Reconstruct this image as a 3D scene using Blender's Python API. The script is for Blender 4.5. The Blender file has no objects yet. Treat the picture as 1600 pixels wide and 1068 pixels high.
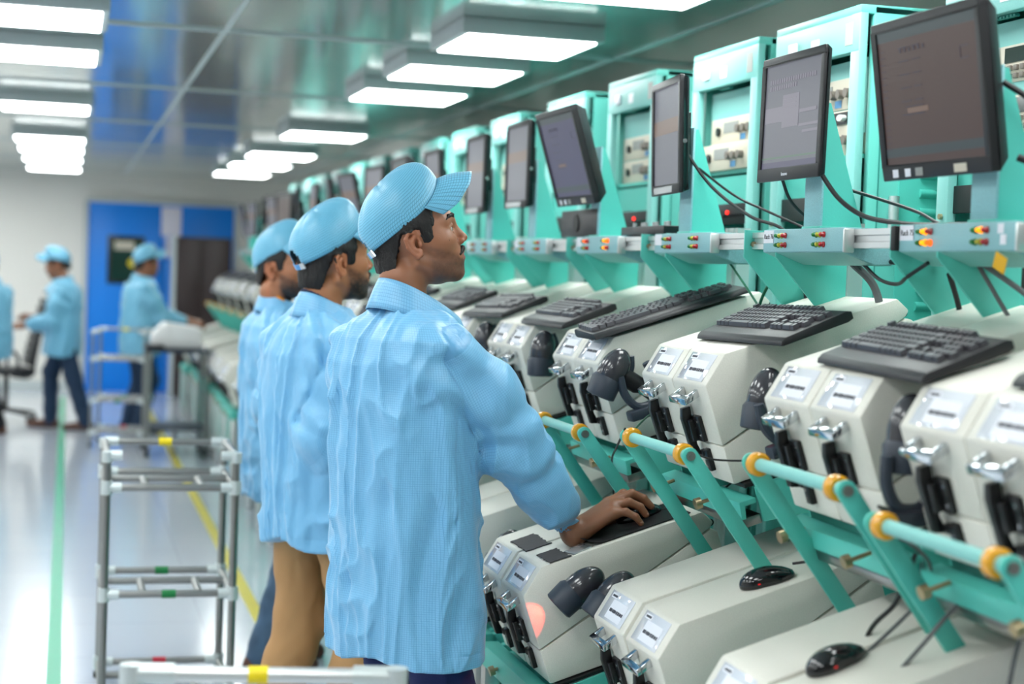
import bpy, bmesh, math, random
import numpy as np
from mathutils import Vector, Matrix
random.seed(7)
C = bpy.context.scene.collection
SC = bpy.context.scene
PI = math.pi

# ---------------------------------------------------------------- camera
cam_d = bpy.data.cameras.new('camera')
cam = bpy.data.objects.new('camera', cam_d); C.objects.link(cam)
_f = 2600.0
_Y = Vector((-695, 134, -_f)).normalized()
_Z = Vector((.037, 1, (134-.037*695)/_f)).normalized()
_X = _Y.cross(_Z)
_M = Matrix((_X, _Y, _Z)).to_4x4()
_M.translation = Vector((0, 0, 1.55))
cam.matrix_world = _M
cam_d.sensor_width = 36.0
cam_d.lens = 36.0*_f/1600.0
cam_d.clip_start = .05; cam_d.clip_end = 80
cam_d.dof.use_dof = True
cam_d.dof.focus_distance = 3.95
cam_d.dof.aperture_fstop = 2.3
SC.camera = cam

# ---------------------------------------------------------------- world, exposure
w = bpy.data.worlds.new('world'); SC.world = w; w.use_nodes = True
w.node_tree.nodes['Background'].inputs[0].default_value = (.8, .9, 1, 1)
w.node_tree.nodes['Background'].inputs[1].default_value = .05
SC.view_settings.view_transform = 'Standard'
SC.view_settings.look = 'None'
SC.view_settings.gamma = 1
SC.view_settings.use_curve_mapping = False
SC.view_settings.exposure = 0.42
LAMP = 11.0          # emission of the ceiling diffusers
cy = SC.cycles
cy.use_denoising = True
cy.max_bounces = 8; cy.diffuse_bounces = 4; cy.glossy_bounces = 4; cy.transmission_bounces = 6
cy.sample_clamp_indirect = 6
cy.caustics_reflective = False; cy.caustics_refractive = False

# ---------------------------------------------------------------- materials
def L(c):
    c = c/255.0
    return c/12.92 if c <= .04045 else ((c+.055)/1.055)**2.4
def rgb(r, g, b): return (L(r), L(g), L(b), 1)
MATS = {}
def mat(name, col=(200,200,200), rough=.5, metal=0, emit=0, speck=0, speck_scale=300, bump=0, bump_scale=80,
        coat=0, trans=0, alpha=1, ior=1.45, var=0, var_scale=3, emit_col=None, spec=.5):
    m = bpy.data.materials.new(name); m.use_nodes = True
    nt = m.node_tree; b = nt.nodes['Principled BSDF']
    b.inputs['Base Color'].default_value = rgb(*col)
    b.inputs['Roughness'].default_value = rough
    b.inputs['Metallic'].default_value = metal
    b.inputs['Coat Weight'].default_value = coat
    b.inputs['Transmission Weight'].default_value = trans
    b.inputs['Alpha'].default_value = alpha
    b.inputs['IOR'].default_value = ior
    b.inputs['Specular IOR Level'].default_value = spec
    if emit:
        b.inputs['Emission Color'].default_value = rgb(*(emit_col or col))
        b.inputs['Emission Strength'].default_value = emit
    if speck or bump or var:
        tc = nt.nodes.new('ShaderNodeTexCoord')
    last = None
    if speck or var:
        sc, amt = (speck_scale, speck) if speck else (var_scale, var)
        nz = nt.nodes.new('ShaderNodeTexNoise'); nz.inputs['Scale'].default_value = sc
        nz.inputs['Detail'].default_value = 2
        nt.links.new(tc.outputs['Object'], nz.inputs['Vector'])
        mr = nt.nodes.new('ShaderNodeMapRange')
        mr.inputs['From Min'].default_value = .3; mr.inputs['From Max'].default_value = .7
        mr.inputs['To Min'].default_value = 1-amt; mr.inputs['To Max'].default_value = 1+amt
        nt.links.new(nz.outputs['Fac'], mr.inputs['Value'])
        vm = nt.nodes.new('ShaderNodeVectorMath'); vm.operation = 'SCALE'
        vm.inputs[0].default_value = rgb(*col)[:3]
        nt.links.new(mr.outputs['Result'], vm.inputs['Scale'])
        nt.links.new(vm.outputs['Vector'], b.inputs['Base Color'])
    if bump:
        nz = nt.nodes.new('ShaderNodeTexNoise'); nz.inputs['Scale'].default_value = bump_scale
        nz.inputs['Detail'].default_value = 3
        nt.links.new(tc.outputs['Object'], nz.inputs['Vector'])
        bp = nt.nodes.new('ShaderNodeBump'); bp.inputs['Strength'].default_value = bump
        bp.inputs['Distance'].default_value = .002
        nt.links.new(nz.outputs['Fac'], bp.inputs['Height'])
        nt.links.new(bp.outputs['Normal'], b.inputs['Normal'])
    MATS[name] = m
    return m

mat('teal', (88,198,184), .38, bump=.15, bump_scale=250)
mat('teal_pale', (130,198,192), .45, speck=.05, speck_scale=500)
mat('teal_grey', (138,190,196), .45, speck=.12, speck_scale=420)
mat('teal_light', (104,200,188), .42)
mat('teal_dark', (58,150,140), .45)
mat('beige', (222,220,210), .42, speck=.05, speck_scale=420, bump=.12, bump_scale=300)
mat('beige_front', (226,225,220), .4, speck=.03, speck_scale=420)
mat('chrome', (205,208,212), .12, 1)
mat('steel', (150,150,148), .28, 1)
mat('brass', (176,160,126), .35, 1)
mat('alu', (214,216,216), .32, .75)
mat('black_metal', (20,20,22), .32)
mat('black_plastic', (26,26,30), .42, bump=.1, bump_scale=500)
mat('black_gloss', (14,14,18), .12, coat=.5)
mat('charcoal', (48,56,68), .45)
mat('charcoal_top', (52,52,58), .2, coat=.5)
mat('rubber', (22,22,24), .55)
mat('cable_black', (18,20,22), .45)
mat('cable_grey', (96,98,100), .5)
mat('key_cap', (72,70,76), .35)
mat('foam_pad', (70,68,70), .8, bump=.4, bump_scale=60)
mat('label_white', (232,234,242), .35)
mat('label_clear', (218,222,230), .08, coat=1.0)
mat('ink', (56,56,66), .6)
mat('ink_light', (128,128,136), .6)
mat('amber', (226,160,30), .25, coat=.4)
mat('amber_tape', (232,180,30), .2, coat=.5)
mat('led_green', (16,120,56), .2, coat=.5)
mat('led_yellow', (176,176,30), .2, coat=.5)
mat('led_red', (176,24,30), .2, coat=.5)
mat('led_amber_on', (255,150,10), .3, emit=1.3)
mat('led_orange_on', (255,90,10), .3, emit=1.3)
mat('led_red_on', (255,40,30), .3, emit=2.0)
mat('scan_red', (200,20,24), .1, emit=.5)
mat('instrument', (206,198,180), .5)
mat('instrument_grey', (150,152,148), .5)
mat('button', (120,112,104), .5)
mat('button_blue', (70,140,190), .4)
mat('display', (12,22,22), .12, emit=.15, emit_col=(20,90,70))
mat('white_plastic', (232,232,232), .35)
mat('lamp_body', (196,204,204), .45)
mat('wall', (236,233,226), .6, var=.02, var_scale=.6)
mat('wall_dark', (120,128,124), .6)
mat('door_blue', (0,132,236), .4)
mat('dark_brown', (44,30,30), .45)
mat('paper', (226,222,236), .6)
mat('yellow_paint', (206,190,60), .35)
mat('green_paint', (60,168,130), .35)
mat('green_tape', (10,120,60), .4)
mat('red_tape', (190,40,60), .4)
mat('yellow_tape', (240,214,20), .4)
mat('plastic_joint', (206,214,214), .35, metal=.5)
mat('eye_white', (186,174,164), .15, coat=.8)
mat('iris', (28,16,10), .1, coat=.8)
mat('hair', (16,12,12), .55, bump=1.0, bump_scale=220)
mat('brow_hair', (24,17,15), .6)
mat('jeans', (70,96,122), .8, var=.25, var_scale=9, bump=.4, bump_scale=400)
mat('jeans_dark', (22,34,84), .8, bump=.4, bump_scale=400)
mat('khaki', (168,128,84), .75, var=.06, var_scale=8, bump=.3, bump_scale=300)
mat('navy', (26,48,74), .8)
mat('black_cloth', (22,20,26), .8)
mat('shoe_brown', (90,56,44), .5)
mat('shoe_dark', (40,36,38), .5)
mat('tee_navy', (24,30,62), .8)
mat('tee_orange', (230,140,30), .8)
mat('badge_yellow', (240,180,30), .6)
mat('cable_green', (20,96,66), .45)
mat('foil', (190,194,196), .25, metal=.6)

def lamp_mat():
    m = bpy.data.materials.new('lamp_diffuser'); m.use_nodes = True
    nt = m.node_tree; b = nt.nodes['Principled BSDF']
    b.inputs['Base Color'].default_value = (.9, .9, .9, 1)
    b.inputs['Emission Color'].default_value = (.96, 1.0, .985, 1)
    b.inputs['Emission Strength'].default_value = LAMP
    MATS['lamp_diffuser'] = m
lamp_mat()

def floor_mat():
    m = bpy.data.materials.new('floor_vinyl'); m.use_nodes = True
    nt = m.node_tree; b = nt.nodes['Principled BSDF']
    tc = nt.nodes.new('ShaderNodeTexCoord')
    br = nt.nodes.new('ShaderNodeTexBrick')
    br.inputs['Scale'].default_value = 1; br.offset = 0
    br.inputs['Brick Width'].default_value = .6; br.inputs['Row Height'].default_value = .6
    br.inputs['Mortar Size'].default_value = .0025
    br.inputs['Color1'].default_value = rgb(204,210,220); br.inputs['Color2'].default_value = rgb(199,206,217)
    br.inputs['Mortar'].default_value = rgb(176,182,192)
    nt.links.new(tc.outputs['Object'], br.inputs['Vector'])
    nt.links.new(br.outputs['Color'], b.inputs['Base Color'])
    b.inputs['Roughness'].default_value = .16
    b.inputs['Specular IOR Level'].default_value = .8
    b.inputs['Coat Weight'].default_value = .35; b.inputs['Coat Roughness'].default_value = .1
    nz = nt.nodes.new('ShaderNodeTexNoise'); nz.inputs['Scale'].default_value = 1.2
    nt.links.new(tc.outputs['Object'], nz.inputs['Vector'])
    bp = nt.nodes.new('ShaderNodeBump'); bp.inputs['Strength'].default_value = .12; bp.inputs['Distance'].default_value = .02
    nt.links.new(nz.outputs['Fac'], bp.inputs['Height']); nt.links.new(bp.outputs['Normal'], b.inputs['Normal'])
    MATS['floor'] = m
floor_mat()

def ceil_mat():
    m = bpy.data.materials.new('ceiling_metal'); m.use_nodes = True
    nt = m.node_tree; b = nt.nodes['Principled BSDF']
    b.inputs['Base Color'].default_value = rgb(212,220,216)
    b.inputs['Metallic'].default_value = .72
    b.inputs['Roughness'].default_value = .13
    tc = nt.nodes.new('ShaderNodeTexCoord')
    nz = nt.nodes.new('ShaderNodeTexNoise'); nz.inputs['Scale'].default_value = .9; nz.inputs['Detail'].default_value = 1
    nt.links.new(tc.outputs['Object'], nz.inputs['Vector'])
    bp = nt.nodes.new('ShaderNodeBump'); bp.inputs['Strength'].default_value = .25; bp.inputs['Distance'].default_value = .03
    nt.links.new(nz.outputs['Fac'], bp.inputs['Height']); nt.links.new(bp.outputs['Normal'], b.inputs['Normal'])
    MATS['ceiling'] = m
ceil_mat()

def screen_mat(name, base, emit, lum):
    m = bpy.data.materials.new(name); m.use_nodes = True
    nt = m.node_tree; b = nt.nodes['Principled BSDF']
    b.inputs['Base Color'].default_value = rgb(*base)
    b.inputs['Roughness'].default_value = .3
    b.inputs['Specular IOR Level'].default_value = .25
    b.inputs['Emission Color'].default_value = rgb(*emit)
    b.inputs['Emission Strength'].default_value = lum
    MATS[name] = m
screen_mat('screen_grey', (30,32,38), (112,114,126), .52)
screen_mat('screen_brown', (24,20,20), (98,80,77), .42)
screen_mat('screen_violet', (20,20,30), (84,82,112), .52)
screen_mat('screen_box', (30,32,38), (138,134,148), .52)
screen_mat('screen_bar', (30,32,38), (70,82,84), .52)
screen_mat('screen_text', (30,32,38), (66,60,74), .52)
screen_mat('screen_line', (30,32,38), (96,130,110), .52)
screen_mat('screen_tan', (30,32,38), (134,110,96), .52)

def skin_mat():
    m = bpy.data.materials.new('skin'); m.use_nodes = True
    nt = m.node_tree; b = nt.nodes['Principled BSDF']
    at = nt.nodes.new('ShaderNodeVertexColor'); at.layer_name = 'Col'
    nt.links.new(at.outputs['Color'], b.inputs['Base Color'])
    b.inputs['Roughness'].default_value = .46
    b.inputs['Subsurface Weight'].default_value = .12
    b.inputs['Subsurface Radius'].default_value = (.012,.005,.003)
    b.inputs['Subsurface Scale'].default_value = .6
    tc = nt.nodes.new('ShaderNodeTexCoord')
    nz = nt.nodes.new('ShaderNodeTexNoise'); nz.inputs['Scale'].default_value = 420; nz.inputs['Detail'].default_value = 3
    nt.links.new(tc.outputs['Object'], nz.inputs['Vector'])
    bp = nt.nodes.new('ShaderNodeBump'); bp.inputs['Strength'].default_value = .25; bp.inputs['Distance'].default_value = .001
    nt.links.new(nz.outputs['Fac'], bp.inputs['Height']); nt.links.new(bp.outputs['Normal'], b.inputs['Normal'])
    MATS['skin'] = m
skin_mat()

def fabric_mat(name, col, line, cell=.0053, lw=.16, rough=.4, lineamt=.5, bumpd=.010):
    m = bpy.data.materials.new(name); m.use_nodes = True
    nt = m.node_tree; b = nt.nodes['Principled BSDF']; N = nt.nodes.new; K = nt.links.new
    uv = N('ShaderNodeUVMap'); uv.uv_map = 'UVMap'
    sep = N('ShaderNodeSeparateXYZ'); K(uv.outputs['UV'], sep.inputs[0])
    outs = []
    for ax in ('X', 'Y'):
        d = N('ShaderNodeMath'); d.operation = 'DIVIDE'; d.inputs[1].default_value = cell; K(sep.outputs[ax], d.inputs[0])
        fr = N('ShaderNodeMath'); fr.operation = 'FRACT'; K(d.outputs[0], fr.inputs[0])
        lt = N('ShaderNodeMath'); lt.operation = 'LESS_THAN'; lt.inputs[1].default_value = lw; K(fr.outputs[0], lt.inputs[0])
        outs.append(lt)
    mx = N('ShaderNodeMath'); mx.operation = 'MAXIMUM'; K(outs[0].outputs[0], mx.inputs[0]); K(outs[1].outputs[0], mx.inputs[1])
    ml = N('ShaderNodeMath'); ml.operation = 'MULTIPLY'; ml.inputs[1].default_value = lineamt; K(mx.outputs[0], ml.inputs[0])
    mix = N('ShaderNodeMix'); mix.data_type = 'RGBA'
    K(ml.outputs[0], mix.inputs[0]); mix.inputs[6].default_value = rgb(*col); mix.inputs[7].default_value = rgb(*line)
    K(mix.outputs[2], b.inputs['Base Color'])
    b.inputs['Roughness'].default_value = rough
    b.inputs['Sheen Weight'].default_value = .15
    b.inputs['Specular IOR Level'].default_value = .45
    tc = N('ShaderNodeTexCoord')
    hs = []
    for sc, ex in (((13,13,6), 0), ((40,40,22), 1)):
        mp = N('ShaderNodeMapping'); mp.inputs['Scale'].default_value = sc; K(tc.outputs['Object'], mp.inputs['Vector'])
        nz = N('ShaderNodeTexNoise'); nz.noise_type = 'RIDGED_MULTIFRACTAL' if ex == 0 else 'FBM'
        nz.inputs['Scale'].default_value = 1; nz.inputs['Detail'].default_value = 3
        nz.inputs['Distortion'].default_value = .6
        K(mp.outputs[0], nz.inputs['Vector']); hs.append(nz)
    ad = N('ShaderNodeMath'); ad.operation = 'MULTIPLY_ADD'; ad.inputs[1].default_value = .35
    K(hs[1].outputs['Fac'], ad.inputs[0]); K(hs[0].outputs['Fac'], ad.inputs[2])
    bp = N('ShaderNodeBump'); bp.inputs['Strength'].default_value = .8; bp.inputs['Distance'].default_value = bumpd
    K(ad.outputs[0], bp.inputs['Height']); K(bp.outputs['Normal'], b.inputs['Normal'])
    MATS[name] = m
fabric_mat('smock', (120,182,221), (60,130,180))
fabric_mat('smock_in', (64,158,216), (40,110,180))
fabric_mat('cap_cloth', (110,184,216), (34,90,120), cell=.0062, lw=.15, lineamt=.66, bumpd=.005)
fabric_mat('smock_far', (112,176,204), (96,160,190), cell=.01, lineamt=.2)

# ---------------------------------------------------------------- mesh helpers
class MB:
    """collects shapes into one mesh"""
    def __init__(s): s.v = []; s.f = []; s.m = []
    def add(s, vs, fs, mi=0, M=None):
        n = len(s.v)
        for p in vs:
            p = Vector(p)
            s.v.append(M @ p if M is not None else p)
        for q in fs: s.f.append([i+n for i in q]); s.m.append(mi)
        return s
    def box(s, c, d, mi=0, M=None, rot=None):
        hx, hy, hz = d[0]/2, d[1]/2, d[2]/2
        vs = [Vector((x, y, z)) for x in (-hx, hx) for y in (-hy, hy) for z in (-hz, hz)]
        if rot: R = Matrix.Rotation(rot[0], 3, rot[1]); vs = [R @ v for v in vs]
        vs = [v+Vector(c) for v in vs]
        return s.add(vs, [(0,1,3,2),(4,6,7,5),(0,4,5,1),(2,3,7,6),(0,2,6,4),(1,5,7,3)], mi, M)
    def cyl(s, a, b, r, n=16, mi=0, M=None, r2=None, cap=True):
        a, b = Vector(a), Vector(b); r2 = r if r2 is None else r2
        z = (b-a).normalized(); x = z.orthogonal().normalized(); y = z.cross(x)
        vs = []
        for p, q in ((a, r), (b, r2)):
            for i in range(n):
                t = 2*PI*i/n; vs.append(p + x*math.cos(t)*q + y*math.sin(t)*q)
        fs = [(i, (i+1) % n, n+(i+1) % n, n+i) for i in range(n)]
        if cap: fs += [tuple(range(n))[::-1], tuple(range(n, 2*n))]
        return s.add(vs, fs, mi, M)
    def tube(s, pts, r, n=8, mi=0, M=None):
        pts = [Vector(p) for p in pts]; vs = []; fs = []
        up = None
        for i, p in enumerate(pts):
            t = (pts[min(i+1, len(pts)-1)] - pts[max(i-1, 0)]).normalized()
            if up is None: up = t.orthogonal().normalized()
            up = (up - t*up.dot(t)).normalized(); y = t.cross(up)
            for k in range(n):
                a = 2*PI*k/n; vs.append(p + up*math.cos(a)*r + y*math.sin(a)*r)
        for i in range(len(pts)-1):
            for k in range(n): fs.append((i*n+k, i*n+(k+1) % n, (i+1)*n+(k+1) % n, (i+1)*n+k))
        fs += [tuple(range(n))[::-1], tuple((len(pts)-1)*n+k for k in range(n))]
        return s.add(vs, fs, mi, M)
    def prism(s, prof, y0, y1, mi=0, M=None, axis='y'):
        """prof: (a,b) outline; axis y: a=x b=z; axis x: a=y b=z; axis z: a=x b=y"""
        n = len(prof)
        def P(a, b, t): return (a, t, b) if axis == 'y' else ((t, a, b) if axis == 'x' else (a, b, t))
        vs = [P(a, b, y0) for a, b in prof] + [P(a, b, y1) for a, b in prof]
        fs = [tuple(range(n)), tuple(range(2*n-1, n-1, -1))] + [(i, n+i, n+(i+1) % n, (i+1) % n) for i in range(n)]
        return s.add(vs, fs, mi, M)
    def lathe(s, prof, n=16, mi=0, M=None):
        vs = []; fs = []
        for r, z in prof:
            for k in range(n):
                a = 2*PI*k/n; vs.append((r*math.cos(a), r*math.sin(a), z))
        for i in range(len(prof)-1):
            for k in range(n): fs.append((i*n+k, i*n+(k+1) % n, (i+1)*n+(k+1) % n, (i+1)*n+k))
        fs += [tuple(range(n))[::-1], tuple((len(prof)-1)*n+k for k in range(n))]
        return s.add(vs, fs, mi, M)
    def mesh(s, name, mats, smooth=False):
        me = bpy.data.meshes.new(name)
        me.from_pydata([tuple(v) for v in s.v], [], s.f); me.update()
        for m in (mats if isinstance(mats, (list, tuple)) else [mats]):
            me.materials.append(MATS[m] if isinstance(m, str) else m)
        if len(me.materials) > 1: me.polygons.foreach_set('material_index', s.m)
        bm = bmesh.new(); bm.from_mesh(me); bmesh.ops.recalc_face_normals(bm, faces=bm.faces); bm.to_mesh(me); bm.free()
        if smooth: me.shade_smooth() if hasattr(me, 'shade_smooth') else me.polygons.foreach_set('use_smooth', [True]*len(me.polygons))
        return me

def smooth_by_angle(me, ang=35):
    me.polygons.foreach_set('use_smooth', [True]*len(me.polygons))
    bm = bmesh.new(); bm.from_mesh(me)
    for e in bm.edges:
        e.smooth = len(e.link_faces) == 2 and e.calc_face_angle(0) < math.radians(ang)
    bm.to_mesh(me); bm.free()

def obj(name, mb, m, parent=None, bevel=0, segs=2, smooth=True, loc=None, rot=None):
    me = mb.mesh(name, m)
    if bevel:
        bm = bmesh.new(); bm.from_mesh(me)
        bmesh.ops.remove_doubles(bm, verts=bm.verts, dist=1e-6)
        ed = [e for e in bm.edges if len(e.link_faces) == 2 and e.calc_face_angle(0) > math.radians(25)]
        bmesh.ops.bevel(bm, geom=ed, offset=bevel, segments=segs, affect='EDGES', profile=.5, clamp_overlap=True)
        bm.to_mesh(me); bm.free()
    if smooth: smooth_by_angle(me)
    o = bpy.data.objects.new(name, me); C.objects.link(o)
    if parent is not None: o.parent = parent
    if loc: o.location = loc
    if rot: o.rotation_euler = rot
    return o

def thing(name, label, cat, loc=(0,0,0), rot=(0,0,0), group=None):
    o = bpy.data.objects.new(name, None); C.objects.link(o)
    o.empty_display_size = .05
    o.location = loc; o.rotation_euler = rot
    o['label'] = label; o['category'] = cat
    if group: o['group'] = group
    return o
def tag(o, label, cat, group=None, kind=None):
    o['label'] = label; o['category'] = cat
    if group: o['group'] = group
    if kind: o['kind'] = kind
    return o
KIDS = {}
def kids(o): return [c for c in o.children]
def dup(root, loc=None, rot=None, label=None, group=None):
    r = root.copy(); C.objects.link(r)
    if loc is not None: r.location = loc
    if rot is not None: r.rotation_euler = rot
    if label: r['label'] = label
    if group: r['group'] = group
    for ch in list(root.children):
        c = ch.copy(); C.objects.link(c); c.parent = r
        for g in list(ch.children):
            d = g.copy(); C.objects.link(d); d.parent = c
    return r
def struct(name, mb, m, **k):
    o = obj(name, mb, m, **k); o['kind'] = 'structure'; return o
def text_obj(name, s, size, m, parent, loc, rot, ext=.0004, align='CENTER'):
    cu = bpy.data.curves.new(name, 'FONT'); cu.body = s; cu.size = size; cu.extrude = ext
    cu.align_x = align; cu.align_y = 'CENTER'
    t = bpy.data.objects.new(name, cu); C.objects.link(t)
    bpy.context.view_layer.update()
    me = bpy.data.meshes.new_from_object(t.evaluated_get(bpy.context.evaluated_depsgraph_get()))
    bpy.data.objects.remove(t)
    me.materials.clear(); me.materials.append(MATS[m])
    o = bpy.data.objects.new(name, me); C.objects.link(o); o.parent = parent
    o.location = loc; o.rotation_euler = rot
    return o
def spline(pts, n=10):
    """Catmull-Rom through pts"""
    P = [Vector(p) for p in pts]; P = [P[0]*2-P[1]] + P + [P[-1]*2-P[-2]]
    out = []
    for i in range(1, len(P)-2):
        for k in range(n):
            t = k/n
            out.append(.5*((2*P[i]) + (P[i+1]-P[i-1])*t + (2*P[i-1]-5*P[i]+4*P[i+1]-P[i+2])*t*t + (3*P[i]-P[i-1]-3*P[i+1]+P[i+2])*t**3))
    out.append(P[-2]); return out

# ---------------------------------------------------------------- the room
XL, XR, Y0, Y1, ZC = -5.5, 3.25, -4.0, 20.0, 2.525
struct('floor', MB().box(((XL+XR)/2, (Y0+Y1)/2, -.05), (XR-XL+.4, Y1-Y0+.4, .1)), 'floor')
struct('ceiling', MB().box(((XL+XR)/2, (Y0+Y1)/2, ZC+.05), (XR-XL+.4, Y1-Y0+.4, .1)), 'ceiling')
struct('wall_left', MB().box((XL-.1, (Y0+Y1)/2, ZC/2), (.2, Y1-Y0, ZC)), 'wall')
struct('wall_right', MB().box((XR+.1, (Y0+Y1)/2, ZC/2), (.2, Y1-Y0, ZC)), 'wall')
struct('wall_front', MB().box(((XL+XR)/2, Y0-.1, ZC/2), (XR-XL, .2, ZC)), 'wall')
struct('wall_back', MB().box(((XL+XR)/2, Y1+.1, ZC/2), (XR-XL, .2, ZC)), 'wall')
# ceiling seams, standing proud as cover strips
g = MB()
for y in (4.6, 7.15, 9.7, 12.25, 14.8, 17.35):
    g.box(((XL+XR)/2, y, ZC-.004), (XR-XL, .035, .008))
struct('trim_1', g, 'lamp_body')
g = MB()
for x in (-3.9, -2.7, -1.5, .62, 2.35): g.box((x, (Y0+Y1)/2, ZC-.003), (.022, Y1-Y0, .006))
struct('trim_2', g, 'lamp_body')
struct('baseboard_back', MB().box((-2.7, Y1-.01, .05), (5.5, .02, .1)), 'lamp_body')
# painted lines on the floor
struct('trim_3', MB().box((-.01, 8.5, .0015), (.055, 21, .003)), 'green_paint')
struct('trim_4', MB().box((.85, 8.5, .0015), (.055, 21, .003)), 'yellow_paint')

# the blue double door in the back wall
struct('door_1', MB().box((.66, Y1-.03, 1.1), (.86, .06, 2.2)), 'door_blue', bevel=.006)
struct('door_2', MB().box((1.50, Y1-.03, 1.1), (.80, .06, 2.2)), 'door_blue', bevel=.006)
struct('trim_5', MB().box((.66, Y1-.065, 1.53), (.42, .02, .56)).box((.66,Y1-.075,1.53),(.36,.01,.50)), 'black_metal', bevel=.004)
struct('window_1', MB().box((.66, Y1-.083, 1.53), (.34, .008, .48)), 'display')
struct('trim_6', MB().box((1.08, Y1-.07, 2.215), (1.76, .03, .05)).box((.2, Y1-.07, 1.1), (.05, .03, 2.2)).box((1.93, Y1-.07, 1.1), (.05, .03, 2.2)), 'lamp_body', bevel=.004)
o = obj('wall_picture', MB().box((0,0,0), (.22,.004,.1)), 'instrument', loc=(.64,Y1-.09,1.70)); tag(o, 'tan notice behind the glass pane of the blue door', 'notice')
o = obj('warning_sign', MB().lathe([(.0,0),(.055,0),(.055,.004),(.0,.004)],20), 'yellow_tape', loc=(.74,Y1-.09,1.5), rot=(PI/2,0,0)); tag(o, 'round yellow sign in the window of the blue door', 'sign')
o = obj('paper_notice', MB().box((0,0,0), (.23,.004,.34)), 'paper', loc=(1.17,Y1-.066,2.0)); tag(o, 'white paper notice taped high between the blue door leaves', 'notice')
o = obj('paper_notice', MB().box((0,0,0), (.16,.004,.24)), 'paper', loc=(1.19,Y1-.066,1.70)); tag(o, 'small pale paper sheet below the white notice on the blue door', 'notice')
cb = thing('storage_cabinet', 'tall dark brown cabinet standing against the blue door', 'cabinet', (1.5, 19.45, 0))
obj('carcass', MB().box((0,0,.92), (.62,.5,1.80)), 'dark_brown', cb, bevel=.01)
obj('door', MB().box((-.155,-.26,.94), (.30,.02,1.70)), 'dark_brown', cb, bevel=.004)
obj('door', MB().box((.155,-.26,.94), (.30,.02,1.70)), 'dark_brown', cb, bevel=.004)
obj('side_frame', MB().box((-.325,0,.92),(.03,.52,1.84)), 'lamp_body', cb, bevel=.004)
obj('foot', MB().box((0,0,.01),(.58,.46,.02)), 'black_metal', cb)

# ceiling lamps
def ceiling_lamp(x0, yfar, label, group):
    t = thing('ceiling_lamp', label, 'ceiling lamp', (x0+.26, yfar-.26, ZC), group=group)
    hx = .29; z0, z1 = -.095, 0
    obj('housing', MB().box((0,0,-.031), (.575,.60,.062)), 'lamp_body', t, bevel=.006)
    obj('diffuser', MB().box((0,0,-.064), (.52,.54,.008)), 'lamp_diffuser', t, bevel=.003)
    return t
lampR = [.6, 1.8, 3.0, 4.15, 5.33, 6.82, 7.92, 9.04, 12.07, 14.5, 16.1, 17.75]
lampL = [.8, 2.05, 3.3, 4.5, 5.75, 6.97, 8.22, 11.05, 14.0, 15.28, 16.74, 18.5]
ORD = ['first','second','third','fourth','fifth','sixth','seventh','eighth','ninth','tenth','eleventh','twelfth','thirteenth','fourteenth','fifteenth','sixteenth','seventeenth','eighteenth','nineteenth','twentieth']
base_lamp = None
for side, xs, ys, k0 in (('right', 1.47, lampR, 4), ('left', -.415, lampL, 5)):
    for k, y in enumerate(ys):
        if k < k0: lab = 'square white ceiling lamp of the %s row above the frame' % side; grp = 'ceiling lamps before the visible ones, %s row' % side
        else: lab = 'glowing square ceiling lamp, %s one down in the %s row' % (ORD[k-k0], side); grp = 'ceiling lamps in the %s row' % side
        if base_lamp is None: base_lamp = ceiling_lamp(xs, y, lab, grp)
        else: dup(base_lamp, (xs+.26, y-.26, ZC), None, lab, grp)
for x in (-1.75, -3.6):  # extra unseen lamp rows, added to brighten the far wall, floor and aisle faces
    for y in (.8, 2.05, 3.3, 4.6, 5.9, 7.2, 8.5, 9.8, 11.1, 12.4, 13.7, 15.0, 16.3, 17.6, 18.9):
        dup(base_lamp, (x, y, ZC), None, 'added unseen square ceiling lamp for fill light, beyond the left edge', 'added fill lamps beyond the left edge')

# ---------------------------------------------------------------- signed distance sculpting (for organic shapes)
def _smin(a, b, k):
    h = np.clip(.5+.5*(b-a)/k, 0, 1); return b*(1-h)+a*h - k*h*(1-h)
class Sdf:
    def __init__(s): s.ops = []; s.post = None
    def cap(s, a, b, ra, rb=None, k=.01, sq=None): s.ops.append(('c', np.array(a, float), np.array(b, float), ra, ra if rb is None else rb, k, 1)); return s
    def chain(s, pts, rs, k=.01):
        for i in range(len(pts)-1): s.cap(pts[i], pts[i+1], rs[i], rs[i+1], k)
        return s
    def ell(s, c, r, k=.01, rot=None, neg=False):
        s.ops.append(('e', np.array(c, float), np.array(r, float), None if rot is None else np.array(rot), 0, k, -1 if neg else 1)); return s
    def subcap(s, a, b, ra, rb=None, k=.005): s.ops.append(('c', np.array(a, float), np.array(b, float), ra, ra if rb is None else rb, k, -1)); return s
    def fn(s, f, k=.01, sign=1): s.ops.append(('f', f, None, None, 0, k, sign)); return s
    def __call__(s, P):
        d = np.full(len(P), 1e3)
        for o in s.ops:
            if o[0] == 'c':
                a, b, ra, rb = o[1:5]; ba = b-a
                t = np.clip(((P-a)@ba)/max(ba@ba, 1e-12), 0, 1)
                q = np.linalg.norm(P-a-t[:, None]*ba, axis=1)-(ra+(rb-ra)*t)
            elif o[0] == 'e':
                c, r, R = o[1:4]; p = P-c
                if R is not None: p = p@R
                k0 = np.linalg.norm(p/r, axis=1); k1 = np.linalg.norm(p/(r*r), axis=1)
                q = k0*(k0-1)/np.maximum(k1, 1e-9)
            else: q = o[1](P)
            if o[6] > 0: d = _smin(d, q, o[5])
            else: d = -_smin(-d, q, o[5])
        if s.post is not None: d = s.post(P, d)
        return d

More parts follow.
